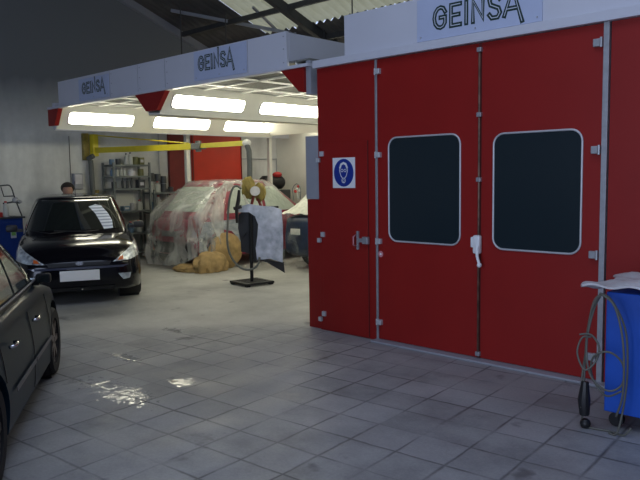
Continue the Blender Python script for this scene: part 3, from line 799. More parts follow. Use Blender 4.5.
fo.decal(fo.bvh_g, [(.17, 1.19), (.26, 1.22), (.34, 1.20), (.42, 1.10), (.47, 1.00), (.47, .90), (.35, .89), (.30, 1.0), (.25, 1.10)], '+x', 'striped_paper', 'cloth_stripe', FR, off=.012, step=.05)
b = MB(); b.tube([(.95, .30, .885), (1.05, .10, .885), (.98, -.3, .90)], .008, 6); b.tube([(.97, -.15, .885), (1.07, -.35, .875), (.90, -.60, .91)], .008, 6); b.build('wiper', 'black', FR)
b = MB(); b.tube([(.0, 0, 1.36), (-.06, 0, 1.56)], .004, 5); b.build('antenna', 'black', FR)

# ---- dark saloon in the left foreground, heading away
th = math.radians(146.8); F = Vector((math.cos(th), math.sin(th), 0)); NR = Vector((.5476, .8368, 0))
nc = Vector((-5.15, 2.34, 0)) - F * .74 - NR * .73
NC = thing('saloon_car', 'dark blue-green four-door car cut off at the left edge, its front wheel on the tiles', 'car', (nc.x, nc.y, 0), th)
spn = dict(x0=-1.70, x1=1.66, W=.76, clear=.15, R=.275, axles=(1.08, -1.12), crown=.07, nf=.26, e1=.55,
           top=[(-1.75, .78), (-1.6, .85), (.6, .86), (.9, .82), (1.3, .74), (1.5, .66), (1.66, .55)],
           gh=dict(zb=.80, zr=1.34, xfb=1.0, xft=.12, xrb=-1.5, xrt=-1.05, wb=.68, wt=.53))
n = Car(NC, spn, 'car_navy'); n.wheels(rim='rim')
n.decal(n.bvh_g, [(-.58, .87), (.58, .87), (.46, 1.27), (-.46, 1.27)], '+x', 'windshield', 'glass', NC)
n.decal(n.bvh_g, [(-.55, .89), (.55, .89), (.45, 1.26), (-.45, 1.26)], '-x', 'rear_window', 'glass', NC)
n.side_windows([[(-.10, .865), (.76, .865), (.24, 1.25), (-.10, 1.25)], [(-.98, .865), (-.15, .865), (-.15, 1.25), (-.85, 1.25)]], 'glass_green')
for sd in (1, -1):
    a = '+y' if sd > 0 else '-y'
    n.decal(n.bvh_b, [(-.655, .375), (.0, .375), (.0, .405), (-.655, .405)], a, 'door_moulding', 'moulding', NC, off=.012)
    n.decal(n.bvh_b, [(.03, .375), (.70, .375), (.70, .405), (.03, .405)], a, 'door_moulding', 'moulding', NC, off=.012)
    for xx in (.015, -.85, .74): n.decal(n.bvh_b, [(xx, .20), (xx + .008, .20), (xx + .008, .72), (xx, .72)], a, 'door_gap', 'black', NC, off=.002)
    for xx in (.10, -.66):
        b = MB(); yy = sd * .752
        b.tube([(xx - .07, yy, .655), (xx - .05, yy + sd * .028, .66), (xx + .05, yy + sd * .028, .66), (xx + .07, yy, .655)], .011, 6); b.build('door_handle', 'chrome', NC, smooth=True)
    n.mirror(.58, sd * .69, .865, sd, 'black', .6)
    n.decal(n.bvh_b, [(sd * .68, .60), (sd * .68, .50), (sd * .40, .48), (sd * .42, .55)], '+x', 'headlight', 'headlamp', NC, off=.008, step=.03)
    n.decal(n.bvh_b, [(sd * .62, .66), (sd * .62, .46), (sd * .50, .46), (sd * .50, .66)], '-x', 'tail_light', 'maroon', NC, off=.008, step=.03)
    b = MB(); b.tube([(-.98, sd * .69, .855), (-.1, sd * .695, .855), (.78, sd * .685, .855)], .008, 6); b.build('window_trim', 'moulding', NC)

# ---- masked red hatchback in the bay, tail towards the opening
RC = thing('masked_red_car', 'red hatchback wrapped in clear masking film with primer patches, under the bay lamps', 'car', (-10.22, 9.0, 0), PI / 2)
spr = dict(x0=-1.98, x1=1.95, W=.80, clear=.18, R=.29, axles=(1.25, -1.50), crown=.08, nf=.22, nr=.14, e0=.5,
           top=[(-2.0, .84), (-1.8, .92), (.4, .93), (.8, .89), (1.4, .78), (1.75, .68), (1.95, .56)],
           gh=dict(zb=.88, zr=1.52, xfb=.80, xft=-.05, xrb=-1.93, xrt=-1.42, wb=.72, wt=.56))
r_ = Car(RC, spr, 'car_red'); r_.wheels()
r_.decal(r_.bvh_g, [(-.58, .95), (.58, .95), (.47, 1.42), (-.47, 1.42)], '+x', 'windshield', 'film_window', RC)
r_.decal(r_.bvh_g, [(-.58, .99), (.58, .99), (.47, 1.42), (-.47, 1.42)], '-x', 'rear_window', 'film_window', RC)
r_.side_windows([[(-.40, .95), (.45, .95), (-.08, 1.40), (-.40, 1.40)], [(-1.35, .95), (-.47, .95), (-.47, 1.40), (-1.12, 1.40)]], 'film_window')
for sd in (1, -1):
    r_.decal(r_.bvh_b, [(-1.95, .30), (-1.95, .82), (-.30, .86), (-.30, .30), (-1.16, .30), (-1.18, .50), (-1.30, .64), (-1.50, .68), (-1.68, .64), (-1.82, .5), (-1.84, .3)], '+y' if sd > 0 else '-y', 'primer_patch', 'primer', RC, off=.006, step=.08)
    r_.decal(r_.bvh_b, [(sd * .70, .86), (sd * .70, .60), (sd * .56, .60), (sd * .52, .86)], '-x', 'tail_light', 'maroon', RC, off=.008, step=.04)
r_.decal(r_.bvh_b, [(-.26, .66), (.26, .66), (.26, .56), (-.26, .56)], '-x', 'number_plate', 'moulding', RC, off=.01)
r_.decal(r_.bvh_b, [(-.6, .46), (.6, .46), (.55, .26), (-.55, .26)], '-x', 'bumper_insert', 'black', RC, off=.006)
# film draped over the tail: a loose skirted sheet
def film(root, name, m, outl, levels, seed, amp=.03, flare=.12):
    """outl(t) -> (x, y, z) top edge path; sheet falls to the ground with folds"""
def drape_tail(car, name, m, x_cut, parent, seed=1, zfloor=.03, x_front=None, over=.045, amp=.022):
    """film over the rear: sample columns round the tail in plan, falling from roof to floor"""
    rnd = random.Random(seed); sp = car.sp; g = car.g; b = MB()
    NA = 72; rows = []
    ph = [rnd.uniform(0, 6.28) for _ in range(8)]
    for i in range(NA + 1):
        a = i / NA; u = a * 2 - 1     # -1..1 from the right flank round the tail to the left flank
        # plan path
        ex = x_cut; xr = sp['x0'] - .07
        th_ = u * PI / 2 * 1.0
        px = xr + (ex - xr) * (1 - abs(math.cos(th_)) ** .55)
        py = (sp['W'] + .05) * math.copysign(abs(math.sin(th_)) ** .42, u)
        wv = math.sin(u * 23 + ph[0]) * .5 + math.sin(u * 41 + ph[1]) * .3 + math.sin(u * 67 + ph[2]) * .2
        col = []
        for j in range(24):
            q = j / 23
            if q < .42:                      # over the glass, from the roof down to the belt
                k = q / .42; z = g['zr'] - .03 + (sp['top'][0][1] + .12 - g['zr'] + .03) * k ** 1.1
                tx = g['xrt'] + .28; s0 = k ** .85
                x = tx + (px - tx) * (k ** .72); y = py * (.62 + .38 * k ** .6); am = amp * (.3 + .5 * k)
            else:
                k = (q - .42) / .58; z = (sp['top'][0][1] + .12) * (1 - k) + zfloor * k
                x = px - .08 * k * math.cos(th_); y = py * (1 + .10 * k); am = amp * (1 + 3.0 * k)
                z += (.10 * math.sin(u * 5 + ph[3]) + .10) * k if k > .5 else 0
            nx = -math.cos(th_); ny = math.copysign(1, u) * abs(math.sin(th_))
            w2 = wv + .5 * math.sin(q * 17 + u * 9 + ph[4])
            col.append(b.bm.verts.new((x + nx * am * w2, y + ny * am * w2, max(z, .01))))
        rows.append(col)
    for i in range(NA):
        for j in range(23): b.bm.faces.new((rows[i][j], rows[i + 1][j], rows[i + 1][j + 1], rows[i][j + 1]))
    return b.build(name, m, parent, smooth=True, norm=False)
fm = drape_tail(r_, 'masking_film', 'film', -1.52, RC, 3)
# film over roof and rest
def roof_film(car, m, x0, x1, parent, name='roof_film'):
    b = MB(); NX, NY = 20, 20; g = car.g; rows = []
    for i in range(NX + 1):
        x = x0 + (x1 - x0) * i / NX; row = []
        for j in range(NY + 1):
            y = -.60 + 1.2 * j / NY; h = car.bvh_g.ray_cast(Vector((x, y, 3)), Vector((0, 0, -1)))
            z = (h[0].z if h[0] is not None else car.sp['top'][2][1]) + .02 + .012 * math.sin(i * 1.7 + j * .9)
            row.append(b.bm.verts.new((x, y, z)))
        rows.append(row)
    for i in range(NX):
        for j in range(NY): b.bm.faces.new((rows[i][j], rows[i + 1][j], rows[i + 1][j + 1], rows[i][j + 1]))
    return b.build(name, m, parent, smooth=True)
roof_film(r_, 'film', -1.45, .1, RC)
# tan paper over the right rear wheel, trailing on the floor
def crumple(name, m, parent, c, r, seed, flat=.0, sub=4, amp=.25):
    rnd = random.Random(seed); b = MB(); b.ball((0, 0, 0), 1, sub)
    ph = [Vector((rnd.uniform(-1, 1), rnd.uniform(-1, 1), rnd.uniform(-1, 1))).normalized() * rnd.uniform(3, 9) for _ in range(9)]
    for v in b.bm.verts:
        d = sum(abs(math.sin(v.co.dot(p) + k)) for k, p in enumerate(ph)) / 9 - .6
        v.co *= 1 + amp * d
        v.co = Vector((v.co.x * r[0] + c[0], v.co.y * r[1] + c[1], max(c[2] + v.co.z * r[2], .004)))
    return b.build(name, m, parent, smooth='auto')
crumple('wheel_cover_paper', 'tan_paper', RC, (-1.50, -.84, .30), (.35, .10, .33), 4)
crumple('trailing_paper', 'tan_paper', RC, (-1.90, -.93, .10), (.34, .20, .24), 8, amp=.5)
crumple('trailing_paper', 'tan_paper', RC, (-2.10, -.55, .03), (.20, .30, .09), 9, amp=.5)

# ---- dark blue car under film, mostly hidden by the booth
BC = thing('masked_blue_car', 'dark blue car under film and a cream sheet, half hidden behind the red booth', 'car', (-7.86, 10.15, 0), PI / 2)
spb = dict(x0=-1.95, x1=1.95, W=.78, clear=.18, R=.29, axles=(1.25, -1.25), crown=.06, nf=.22, nr=.05, e0=.35,
           top=[(-2.0, .90), (-1.8, .94), (.4, .94), (.8, .89), (1.4, .78), (1.75, .68), (1.95, .56)],
           gh=dict(zb=.90, zr=1.46, xfb=.80, xft=-.05, xrb=-1.88, xrt=-1.15, wb=.70, wt=.50))
c_ = Car(BC, spb, 'car_blue'); c_.wheels()
c_.decal(c_.bvh_g, [(-.58, .98), (.58, .98), (.44, 1.40), (-.44, 1.40)], '-x', 'rear_window', 'film_dense', BC)
b = MB(); NX, NY = 26, 30; rows = []
for i in range(NX + 1):
    x = -2.02 + 1.9 * i / NX; row = []
    for j in range(NY + 1):
        y = -.80 + 1.6 * j / NY
        t = min(1, i / 7); z = .95 + (1.56 - .95) * (t ** .9) * (1 - abs(y / .80) ** 2.2 * .9) + .012 * math.sin(i * 2.1 + j * 1.3)
        row.append(b.bm.verts.new((x, y, z)))
    rows.append(row)
for i in range(NX):
    for j in range(NY): b.bm.faces.new((rows[i][j], rows[i + 1][j], rows[i + 1][j + 1], rows[i][j + 1]))
b.build('top_sheet', 'film_dense', BC, smooth=True)
b = MB(); b.box(-2.035, -2.022, .30, .52, .60, .70, .003); b.build('taped_label', 'plate', BC)
b = MB()
rnd = random.Random(5); rows = []
for i in range(41):
    y = .86 - 1.72 * i / 40; row = []
    for j in range(18):
        z = .96 - .90 * j / 17; w = .02 * math.sin(i * .9 + j * .5) + .015 * math.sin(i * 1.9 - j * .8)
        row.append(b.bm.verts.new((-2.06 - .10 * (abs(i - 20) < 19) * (j / 17) ** 2 * .5 + w + (.20 * (abs(y) / .86) ** 6), y * (1 + .03 * j / 17), z)))
    rows.append(row)
for i in range(40):
    for j in range(17): b.bm.faces.new((rows[i][j], rows[i + 1][j], rows[i + 1][j + 1], rows[i][j + 1]))
b.build('masking_film', 'film_thin', BC, smooth=True, norm=False)

# ------------------------------------------------------------------ stand with fender, tool, hose
E1 = Vector((.727, .686, 0)); E2 = Vector((.69, -.727, 0))   # right and towards the viewer
SP = Vector((-7.70, 6.64, 0)); SRZ = math.atan2(E1.y, E1.x)
S = thing('work_stand', 'black metal pole stand with a square slatted base, holding the primed fender', 'stand', SP, SRZ)
# local x = right, y = away, z = up
def slab(poly, y, th_, name, m, parent, smooth=False):
    b = MB(); b.prism(poly, lambda u, v, w: (u, y + w, v), th_); return b.build(name, m, parent, smooth)
b = MB()
Rb = Matrix.Rotation(math.radians(38), 4, 'Z')
t = bmesh.new()
bb = MB(); bb.box(-.24, .24, -.24, -.18, .02, .05); bb.box(-.24, .24, .18, .24, .02, .05); bb.box(-.24, -.18, -.18, .18, .02, .05); bb.box(.18, .24, -.18, .18, .02, .05)
for k in range(5): bb.box(-.18, .18, -.15 + k * .07, -.115 + k * .07, .025, .045)
for sx in (-.2, .2):
    for sy in (-.2, .2): bb.box(sx - .03, sx + .03, sy - .03, sy + .03, 0, .02)
bmesh.ops.transform(bb.bm, matrix=Rb, verts=bb.bm.verts); bb.build('base', 'black_metal', S)
b = MB(); b.tube([(0, 0, .04), (0, 0, 1.16)], .026, 10); b.build('pole', 'black_metal', S, smooth='auto')
b = MB(); b.tube([(-.20, 0, 1.13), (.42, 0, 1.14)], .015, 8); b.tube([(-.2, 0, 1.13), (-.2, -.06, 1.16)], .015, 8); b.build('cross_arm', 'black_metal', S)
FD = thing('primed_fender', 'pale blue-grey primed car fender draped over the black stand', 'car part', SP + E2 * .07 - E1 * .04 + Vector((0, 0, .32)), SRZ)
def px(x, y): return ((x - 248) * .0149, (284 - y) * .0149 - .32)
outer = [px(*p) for p in ((238, 211), (242, 206), (250, 204), (262, 206), (274, 207), (282, 210), (283, 225), (283, 245), (282, 262), (270, 258), (257, 259), (256, 247), (258, 235), (259, 224), (256, 216), (250, 212), (244, 212))]
b = MB(); bm = b.bm; f = bm.faces.new([bm.verts.new((u, 0, v)) for u, v in outer])
for k in range(1, 14):
    for co, no in (((-.2 + k * .06, 0, 0), (1, 0, 0)), ((0, 0, k * .065), (0, 0, 1))):
        bmesh.ops.bisect_plane(bm, geom=list(bm.verts) + list(bm.edges) + list(bm.faces), plane_co=co, plane_no=no)
bmesh.ops.triangulate(bm, faces=[f for f in bm.faces if len(f.verts) > 4])
for v in bm.verts:
    u, z = v.co.x, v.co.z; v.co.y = -.05 + .18 * max(0, z - .62) ** 1.0 * 1.6 + .25 * (u - .2) ** 2
r = bmesh.ops.extrude_face_region(bm, geom=list(bm.faces)); 
for v in [e for e in r['geom'] if isinstance(e, bmesh.types.BMVert)]: v.co.y += .012
b.build('fender_panel', 'fender', FD, smooth='auto')
slab([px(*p) for p in ((239, 215), (243, 211), (250, 211), (258, 216), (260, 232), (258, 258), (254, 262), (249, 262), (252, 240), (246, 232), (240, 240), (238, 228))], .10, .03, 'arch_liner', 'black', FD)
slab([px(*p) for p in ((258, 259), (283, 262), (284, 273), (276, 268), (266, 262))], .02, .012, 'splash_strip', 'black', FD)
# sheet of dark masked panel behind the fender
slab([px(*p) for p in ((239, 214), (258, 216), (258, 257), (240, 252))], .16, .01, 'backing_sheet', 'black', FD)

# jib
J = thing('wall_jib', 'yellow jointed boom arm reaching from the left wall across the bay', 'boom', (XW, 6.62, 0))
def jp(b, name, m, parent=J, smooth=False): return bpart(b, name, m, parent, (XW, 6.62, 0), smooth)
jp(MB().box(XW, XW + .08, 6.50, 6.62, 1.95, 2.46, .01), 'wall_plate', 'yellow_dirty')
jp(MB().box(XW + .08, XW + .22, 6.62, 6.74, 2.02, 2.44, .015), 'pivot_column', 'yellow')
b = MB(); b.tube([(XW + .14, 6.60, 1.95), (XW + .14, 6.62, 1.2), (XW + .14, 6.60, .6)], .05, 10); b.tube([(XW + .14, 6.55, 1.97), (XW + .25, 6.6, 2.03)], .05, 8); jp(b, 'air_pipe', 'grey_hose', smooth='auto')
b = MB(); b.tube([(XW + .17, 6.68, 1.38), (XW + .17, 6.68, 1.05)], .045, 10); jp(b, 'lower_clamp', 'yellow_dirty')
def bar(p, q, w, h):
    p = Vector(p); q = Vector(q); d = (q - p).normalized(); a = d.cross(Vector((0, 0, 1))).normalized(); u = a.cross(d); b = MB(); vs = []
    for e in (p, q):
        for sx, sz in ((-1, -1), (1, -1), (1, 1), (-1, 1)): vs.append(b.bm.verts.new(e + a * sx * w / 2 + u * sz * h / 2))
    for i in range(4): b.bm.faces.new((vs[i], vs[(i + 1) % 4], vs[4 + (i + 1) % 4], vs[4 + i]))
    b.bm.faces.new(vs[:4]); b.bm.faces.new(vs[4:][::-1]); return b
P0_, P1_, P2_ = (-12.20, 6.69, 2.135), (-9.50, 7.06, 2.11), (-8.06, 6.89, 2.10)
jp(bar(P0_, P1_, .07, .10), 'inner_arm', 'yellow')
jp(bar((-9.45, 7.06, 2.115), P2_, .06, .075), 'outer_arm', 'yellow')
b = MB(); b.tube([(-12.20, 6.69, 2.42), (-9.7, 7.03, 2.17)], .012, 6); jp(b, 'tie_rod', 'yellow')
b = MB(); b.box(-9.58, -9.36, 6.98, 7.14, 2.06, 2.16, .01); b.tube([(-9.47, 7.06, 2.02), (-9.47, 7.06, 2.2)], .05, 12); jp(b, 'elbow_joint', 'grey_hose')
# dark lettering-like marks strip on the outer arm (maker's name, illegible)
b = MB(); b.ball((-8.03, 6.89, 2.10), (.07, .07, .06)); jp(b, 'tip_joint', 'tbar')
b = MB(); tp = Vector((-8.02, 6.88, 2.08)); b.tube([tp, tp + Vector((.05, .0, -.10)), tp + Vector((.06, .0, -.30)), tp + Vector((.05, .0, -.56))], .042, 12); jp(b, 'drop_hose', 'grey_hose', smooth='auto')

TP = Vector((-7.95, 6.86, 0))
T = thing('hanging_tool_head', 'tan paper-wrapped tool head hanging from the boom hose above the stand', 'tool', TP + Vector((0, 0, 1.10)), SRZ)
crumple('wrapped_handle', 'yellow_dirty', T, (-.02, 0, .32), (.10, .08, .17), 12, amp=.5)
crumple('wrapped_body', 'yellow_dirty', T, (.15, .0, .25), (.09, .07, .14), 15, amp=.5)
b = MB(); b.lathe([(0, 0), (.075, 0), (.075, .02), (0, .02)], 20, Matrix.Translation((.09, -.10, .27)) @ Matrix.Rotation(PI / 2 - .3, 4, 'X')); b.build('sanding_disc', 'white_plastic', T)
b = MB(); b.tube([(.06, -.03, .20), (.02, -.05, .05), (.07, -.05, .0)], .022, 8); b.tube([(.10, -.02, .20), (.17, -.04, .04)], .02, 8); b.build('tool_grip', 'maroon', T)
b = MB(); b.tube([(-.1, -.04, .22), (-.03, -.05, .08), (.0, -.05, .02)], .02, 8); b.build('bracket_arm', 'bay_white', T)

HO = thing('air_hose', 'dark looping air hose hanging left of the stand with a small spray gun', 'hose', SP + E2 * .16 + Vector((0, 0, 0)), SRZ)
def px0(x, y, yy=0): return ((x - 248) * .0149, yy, (284 - y) * .0149)
pts = [px0(*p) for p in ((241, 189), (237, 186), (233, 188), (230, 196), (228, 208), (227, 222), (226, 236), (227, 248), (231, 258), (237, 265), (244, 268), (251, 267), (256, 262), (257, 256))]
def smooth_pts(P, n=4):
    P = [Vector(p) for p in P]; out = []
    for i in range(len(P) - 1):
        p0 = P[max(0, i - 1)]; p1 = P[i]; p2 = P[i + 1]; p3 = P[min(len(P) - 1, i + 2)]
        for k in range(n):
            t = k / n; out.append(.5 * ((2 * p1) + (p2 - p0) * t + (2 * p0 - 5 * p1 + 4 * p2 - p3) * t * t + (3 * p1 - p0 - 3 * p2 + p3) * t ** 3))
    out.append(P[-1]); return out
b = MB(); b.tube(smooth_pts(pts), .016, 8); b.build('hose', 'grey_hose', HO, smooth=True)
b = MB(); b.tube([px0(236, 222), px0(236, 208), px0(238, 200), px0(239, 190)], [.02, .028, .03, .02], 8); b.tube([px0(233, 208), px0(241, 206)], .025, 8); b.build('spray_gun', 'black', HO, smooth='auto')

# ------------------------------------------------------------------ shelves and goods
def rack(label, y0, y1, shelves, top, posts=None):
    t = thing('shelf_rack', label, 'shelf', (XW + .35, (y0 + y1) / 2, 0)); og = (XW + .35, (y0 + y1) / 2, 0)
    x0, x1 = XW + .08, XW + .50
    for k, z in enumerate(shelves): bpart(MB().box(x0, x1, y0, y1, z - .035, z, .003), 'shelf_board', 'shelf_metal', t, og)
    for xx in (x0, x1 - .03):
        for yy in (y0, y1 - .03): bpart(MB().box(xx, xx + .035, yy - .002, yy + .033, 0, top), 'upright', 'shelf_metal', t, og)
    return t
rack('grey metal shelf rack under the yellow boom, beside the left wall', 6.86, 7.68, [.14, .52, .96, 1.40, 1.64, 1.86], 1.90)
rack('lower grey metal shelf rack between the tall rack and the wrapped car', 7.74, 8.36, [.14, .50, .90, 1.30], 1.36)
def canister(kind, y, z, r, h, m, label, cap='black', x=XW + .30):
    t = thing(kind, label, kind.split('_')[-1], (x, y, z), 0, 'goods on the shelf racks' if x == XW + .30 else None)
    b = MB()
    if kind.endswith('bottle'):
        b.lathe([(0, 0), (r, 0), (r, h * .68), (r * .4, h * .84), (r * .4, h * .9), (0, h * .9)], 14); b.build('bottle_body', m, t, smooth='auto')
        c = MB(); c.lathe([(0, h * .9), (r * .45, h * .9), (r * .45, h), (0, h)], 10); c.build('cap', cap, t)
    elif kind.endswith('box'):
        b.box(-r, r, -r, r, 0, h, .006); b.build('carton', m, t); c = MB(); c.box(r, r + .002, -r * .6, r * .6, h * .3, h * .7); c.build('box_label', 'white_plastic', t)
    else:
        b.lathe([(0, 0), (r, 0), (r, h), (r * .92, h), (r * .92, h - .008), (0, h - .008)], 16); b.build('tin_body', m, t, smooth='auto')
        c = MB(); c.lathe([(0, h - .006), (r * .86, h - .006), (r * .86, h + .004), (0, h + .004)], 14); c.build('lid', cap, t)
    return t
M['dkgreen'] = mat('olive_tin', (0.16, 0.16, 0.05), .5, var=.3); M['dkgrey'] = mat('dark_tin', (0.05, 0.055, 0.06), .5, var=.3)
M['offwhite'] = mat('off_white_plastic', (0.55, 0.56, 0.52), .5); M['redcap'] = mat('red_cap', (0.5, .03, .03), .5); M['bluish'] = mat('bluish_tin', (.12, .2, .3), .5)
ORD = ['first', 'second', 'third', 'fourth', 'fifth', 'sixth', 'seventh', 'eighth']
CN = dict(offwhite='white', dkgreen='olive', dkgrey='dark grey', bluish='blue-grey', redcap='red', white_plastic='pale', alu='silver', tan_paper='tan')
def row(z, where, items, grp):
    for i, (kind, y, r, h, m, cap) in enumerate(items):
        canister(kind, y, z, r, h, m, f"{CN[m]} {kind.replace('_', ' ')}, {ORD[i]} from left on the {where}", cap)
row(1.862, 'top board of the tall rack', [('paint_tin', 6.95, .05, .10, 'bluish', 'alu'), ('paint_tin', 7.09, .05, .11, 'dkgrey', 'alu'), ('plastic_bottle', 7.27, .045, .22, 'offwhite', 'dkgrey'), ('plastic_bottle', 7.36, .045, .24, 'offwhite', 'black'), ('paint_tin', 7.47, .06, .15, 'dkgreen', 'dkgreen'), ('cardboard_box', 7.59, .055, .14, 'dkgreen', 'dkgreen')], '')
row(1.64, 'second board of the tall rack', [('plastic_bottle', 6.95, .035, .15, 'bluish', 'black'), ('plastic_bottle', 7.06, .035, .16, 'offwhite', 'offwhite'), ('plastic_bottle', 7.14, .035, .17, 'offwhite', 'offwhite'), ('plastic_bottle', 7.22, .035, .17, 'offwhite', 'offwhite'), ('plastic_bottle', 7.37, .075, .15, 'white_plastic', 'offwhite'), ('paint_tin', 7.58, .06, .13, 'dkgreen', 'dkgrey')], '')
row(1.40, 'third board of the tall rack', [('paint_tin', 6.98, .05, .13, 'dkgrey', 'alu'), ('plastic_bottle', 7.17, .028, .20, 'dkgrey', 'black'), ('plastic_bottle', 7.27, .028, .20, 'dkgrey', 'black'), ('plastic_bottle', 7.37, .028, .20, 'dkgrey', 'black'), ('cardboard_box', 7.56, .07, .16, 'dkgrey', 'black')], '')
row(.96, 'fourth board of the tall rack', [('paint_tin', 7.0, .05, .12, 'dkgrey', 'alu'), ('cardboard_box', 7.20, .07, .09, 'bluish', 'alu'), ('paint_tin', 7.36, .05, .14, 'alu', 'alu'), ('plastic_bottle', 7.52, .05, .2, 'offwhite', 'redcap')], '')
row(.52, 'fifth board of the tall rack', [('cardboard_box', 7.05, .09, .2, 'dkgrey', 'alu'), ('plastic_bottle', 7.30, .06, .22, 'bluish', 'redcap'), ('plastic_bottle', 7.48, .06, .24, 'offwhite', 'redcap')], '')
row(1.30, 'top board of the lower rack', [('plastic_bottle', 7.81, .05, .22, 'offwhite', 'offwhite'), ('plastic_bottle', 7.96, .055, .22, 'offwhite', 'redcap'), ('paint_tin', 8.11, .06, .17, 'dkgrey', 'alu'), ('paint_tin', 8.28, .055, .10, 'dkgrey', 'black')], '')
row(.90, 'second board of the lower rack', [('paint_tin', 7.83, .05, .2, 'bluish', 'dkgrey'), ('plastic_bottle', 7.97, .06, .34, 'offwhite', 'redcap'), ('plastic_bottle', 8.16, .055, .28, 'offwhite', 'alu'), ('paint_tin', 8.30, .05, .16, 'dkgrey', 'black')], '')
row(.50, 'third board of the lower rack', [('cardboard_box', 7.88, .09, .22, 'dkgrey', 'alu'), ('paint_tin', 8.15, .09, .24, 'bluish', 'alu')], '')
for (y, z, r, h, lab) in ((7.82, 1.522, .06, .17, 'dark grey paint tin stacked on the first white bottle of the lower rack'),
                          (7.97, 1.522, .065, .15, 'dark grey paint tin stacked on the red-capped bottle of the lower rack'),
                          (8.11, 1.475, .065, .15, 'dark grey paint tin stacked on another dark tin of the lower rack')):
    canister('paint_tin', y, z, r, h, 'dkgrey', lab, 'alu')
# documents / picture card inside tall rack
b = MB(); b.box(XW + .10, XW + .11, 7.0, 7.5, 1.02, 1.34); tag(b.build('wall_sheet', 'offwhite'), 'pale sheet behind the third gap of the tall shelf rack', 'sheet')

b = MB(); b.box(0, .10, -.09, .09, 0, .30, .01)
t = thing('junction_box', 'grey electrical box on the wall above the black hatchback', 'electrical box', (XW, 6.36, 1.40))
b.build('housing', 'grey_box', t); b = MB(); b.box(.10, .108, -.07, .07, .10, .28, .003); b.build('cover', 'white_plastic', t)
b = MB(); b.tube([(.03, -.12, .0), (.03, -.12, 1.0)], .006, 5); b.build('cable', 'black', t)

# things seen through the bay, behind
t = thing('compressor', 'dark machine with a red part beside the far red door', 'machine', (XW + .45, 11.0, 0))
b = MB(); b.lathe([(0, -.32), (.12, -.32), (.16, -.26), (.16, .26), (.12, .32), (0, .32)], 20, Matrix.Translation((0, 0, 1.44)) @ Matrix.Rotation(PI / 2, 4, 'X')); b.build('tank', 'black', t, smooth='auto')
b = MB(); b.box(-.28, .28, -.34, .34, 0, 1.27, .02); b.build('cabinet', 'dkgrey', t)
b = MB(); b.ball((.06, .12, 1.62), (.10, .13, .07)); b.build('motor', 'redcap', t, smooth=True)
t = thing('valve_fitting', 'small red and white valve cluster against the white bay wall', 'fitting', (-9.78, 9.735, 1.18))
b = MB(); b.ball((0, -.04, .14), .035); b.ball((.06, -.05, .10), .03); b.tube([(0, -.03, -.05), (0, -.03, .14)], .02, 8); b.build('valve_body', 'offwhite', t)
b = MB(); b.ball((-.05, -.05, .10), .035); b.ball((.04, -.06, .20), .03); b.build('red_knob', 'redcap', t)
b = MB(); b.tube(smooth_pts([(-.1, -.05, -.1), (-.12, -.06, .15), (0, -.06, .25), (.1, -.06, .15), (.08, -.05, -.05)]), .009, 6); b.build('loop_pipe', 'shelf_metal', t)

# ------------------------------------------------------------------ left clutter: blue cabinet
BL = thing('tool_cabinet', 'blue tool cabinet at the far left behind the black hatchback', 'cabinet', (-11.55, 4.45, 0))
BO = (-11.55, 4.45, 0)
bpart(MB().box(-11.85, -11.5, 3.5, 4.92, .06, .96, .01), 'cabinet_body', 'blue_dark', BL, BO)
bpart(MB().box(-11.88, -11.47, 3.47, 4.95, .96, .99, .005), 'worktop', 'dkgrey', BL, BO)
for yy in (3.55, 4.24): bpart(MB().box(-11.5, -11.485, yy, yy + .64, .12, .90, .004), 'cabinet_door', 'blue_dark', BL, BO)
b = MB()
for yy in (3.6, 4.82):
    for xx in (-11.8, -11.58): b.box(xx, xx + .05, yy, yy + .05, 0, .06)
bpart(b, 'feet', 'black', BL, BO)
M['greenlab'] = mat('green_label', (.25, .5, .12), .5)
lb = bpart(MB().box(-11.485, -11.481, 4.70, 4.79, .64, .81), 'label_plate', 'white_plastic', BL, BO)
bpart(MB().box(-11.481, -11.479, 4.71, 4.78, .68, .77), 'green_patch', 'greenlab', lb, BO)
t = canister('plastic_bottle', 4.69, .99, .045, .26, 'offwhite', 'white bottle with a red cap standing on the blue cabinet', 'redcap', x=-11.6)
t = thing('red_canister', 'red canister on the blue cabinet left of the white bottle', 'canister', (-11.6, 4.57, .99)); MB().box(-.05, .05, -.05, .05, 0, .08, .01).build('can_body', 'redcap', t); b = MB(); b.tube([(0, 0, .08), (0, 0, .11)], .02, 8); b.build('spout', 'black', t)
t = thing('wire_stand', 'bent wire tool holder standing on the blue cabinet', 'wire stand', (-11.65, 4.75, .99))
b = MB()
b.tube(smooth_pts([(0, .22, 0), (0, .12, .30), (0, .06, .50), (0, -.05, .52), (0, -.22, .50)]), .012, 6)
b.tube([(0, -.1, .50), (0, -.06, .34), (0, .10, .34)], .01, 6); b.tube([(0, -.08, .22), (0, .08, .24), (0, .20, .22)], .015, 6)
b.build('frame', 'dkgrey', t, smooth=True)
b = MB(); b.ball((0, .13, .27), (.05, .06, .05)); b.ball((0, .20, .24), (.03, .04, .03)); b.build('gun_head', 'alu', t)

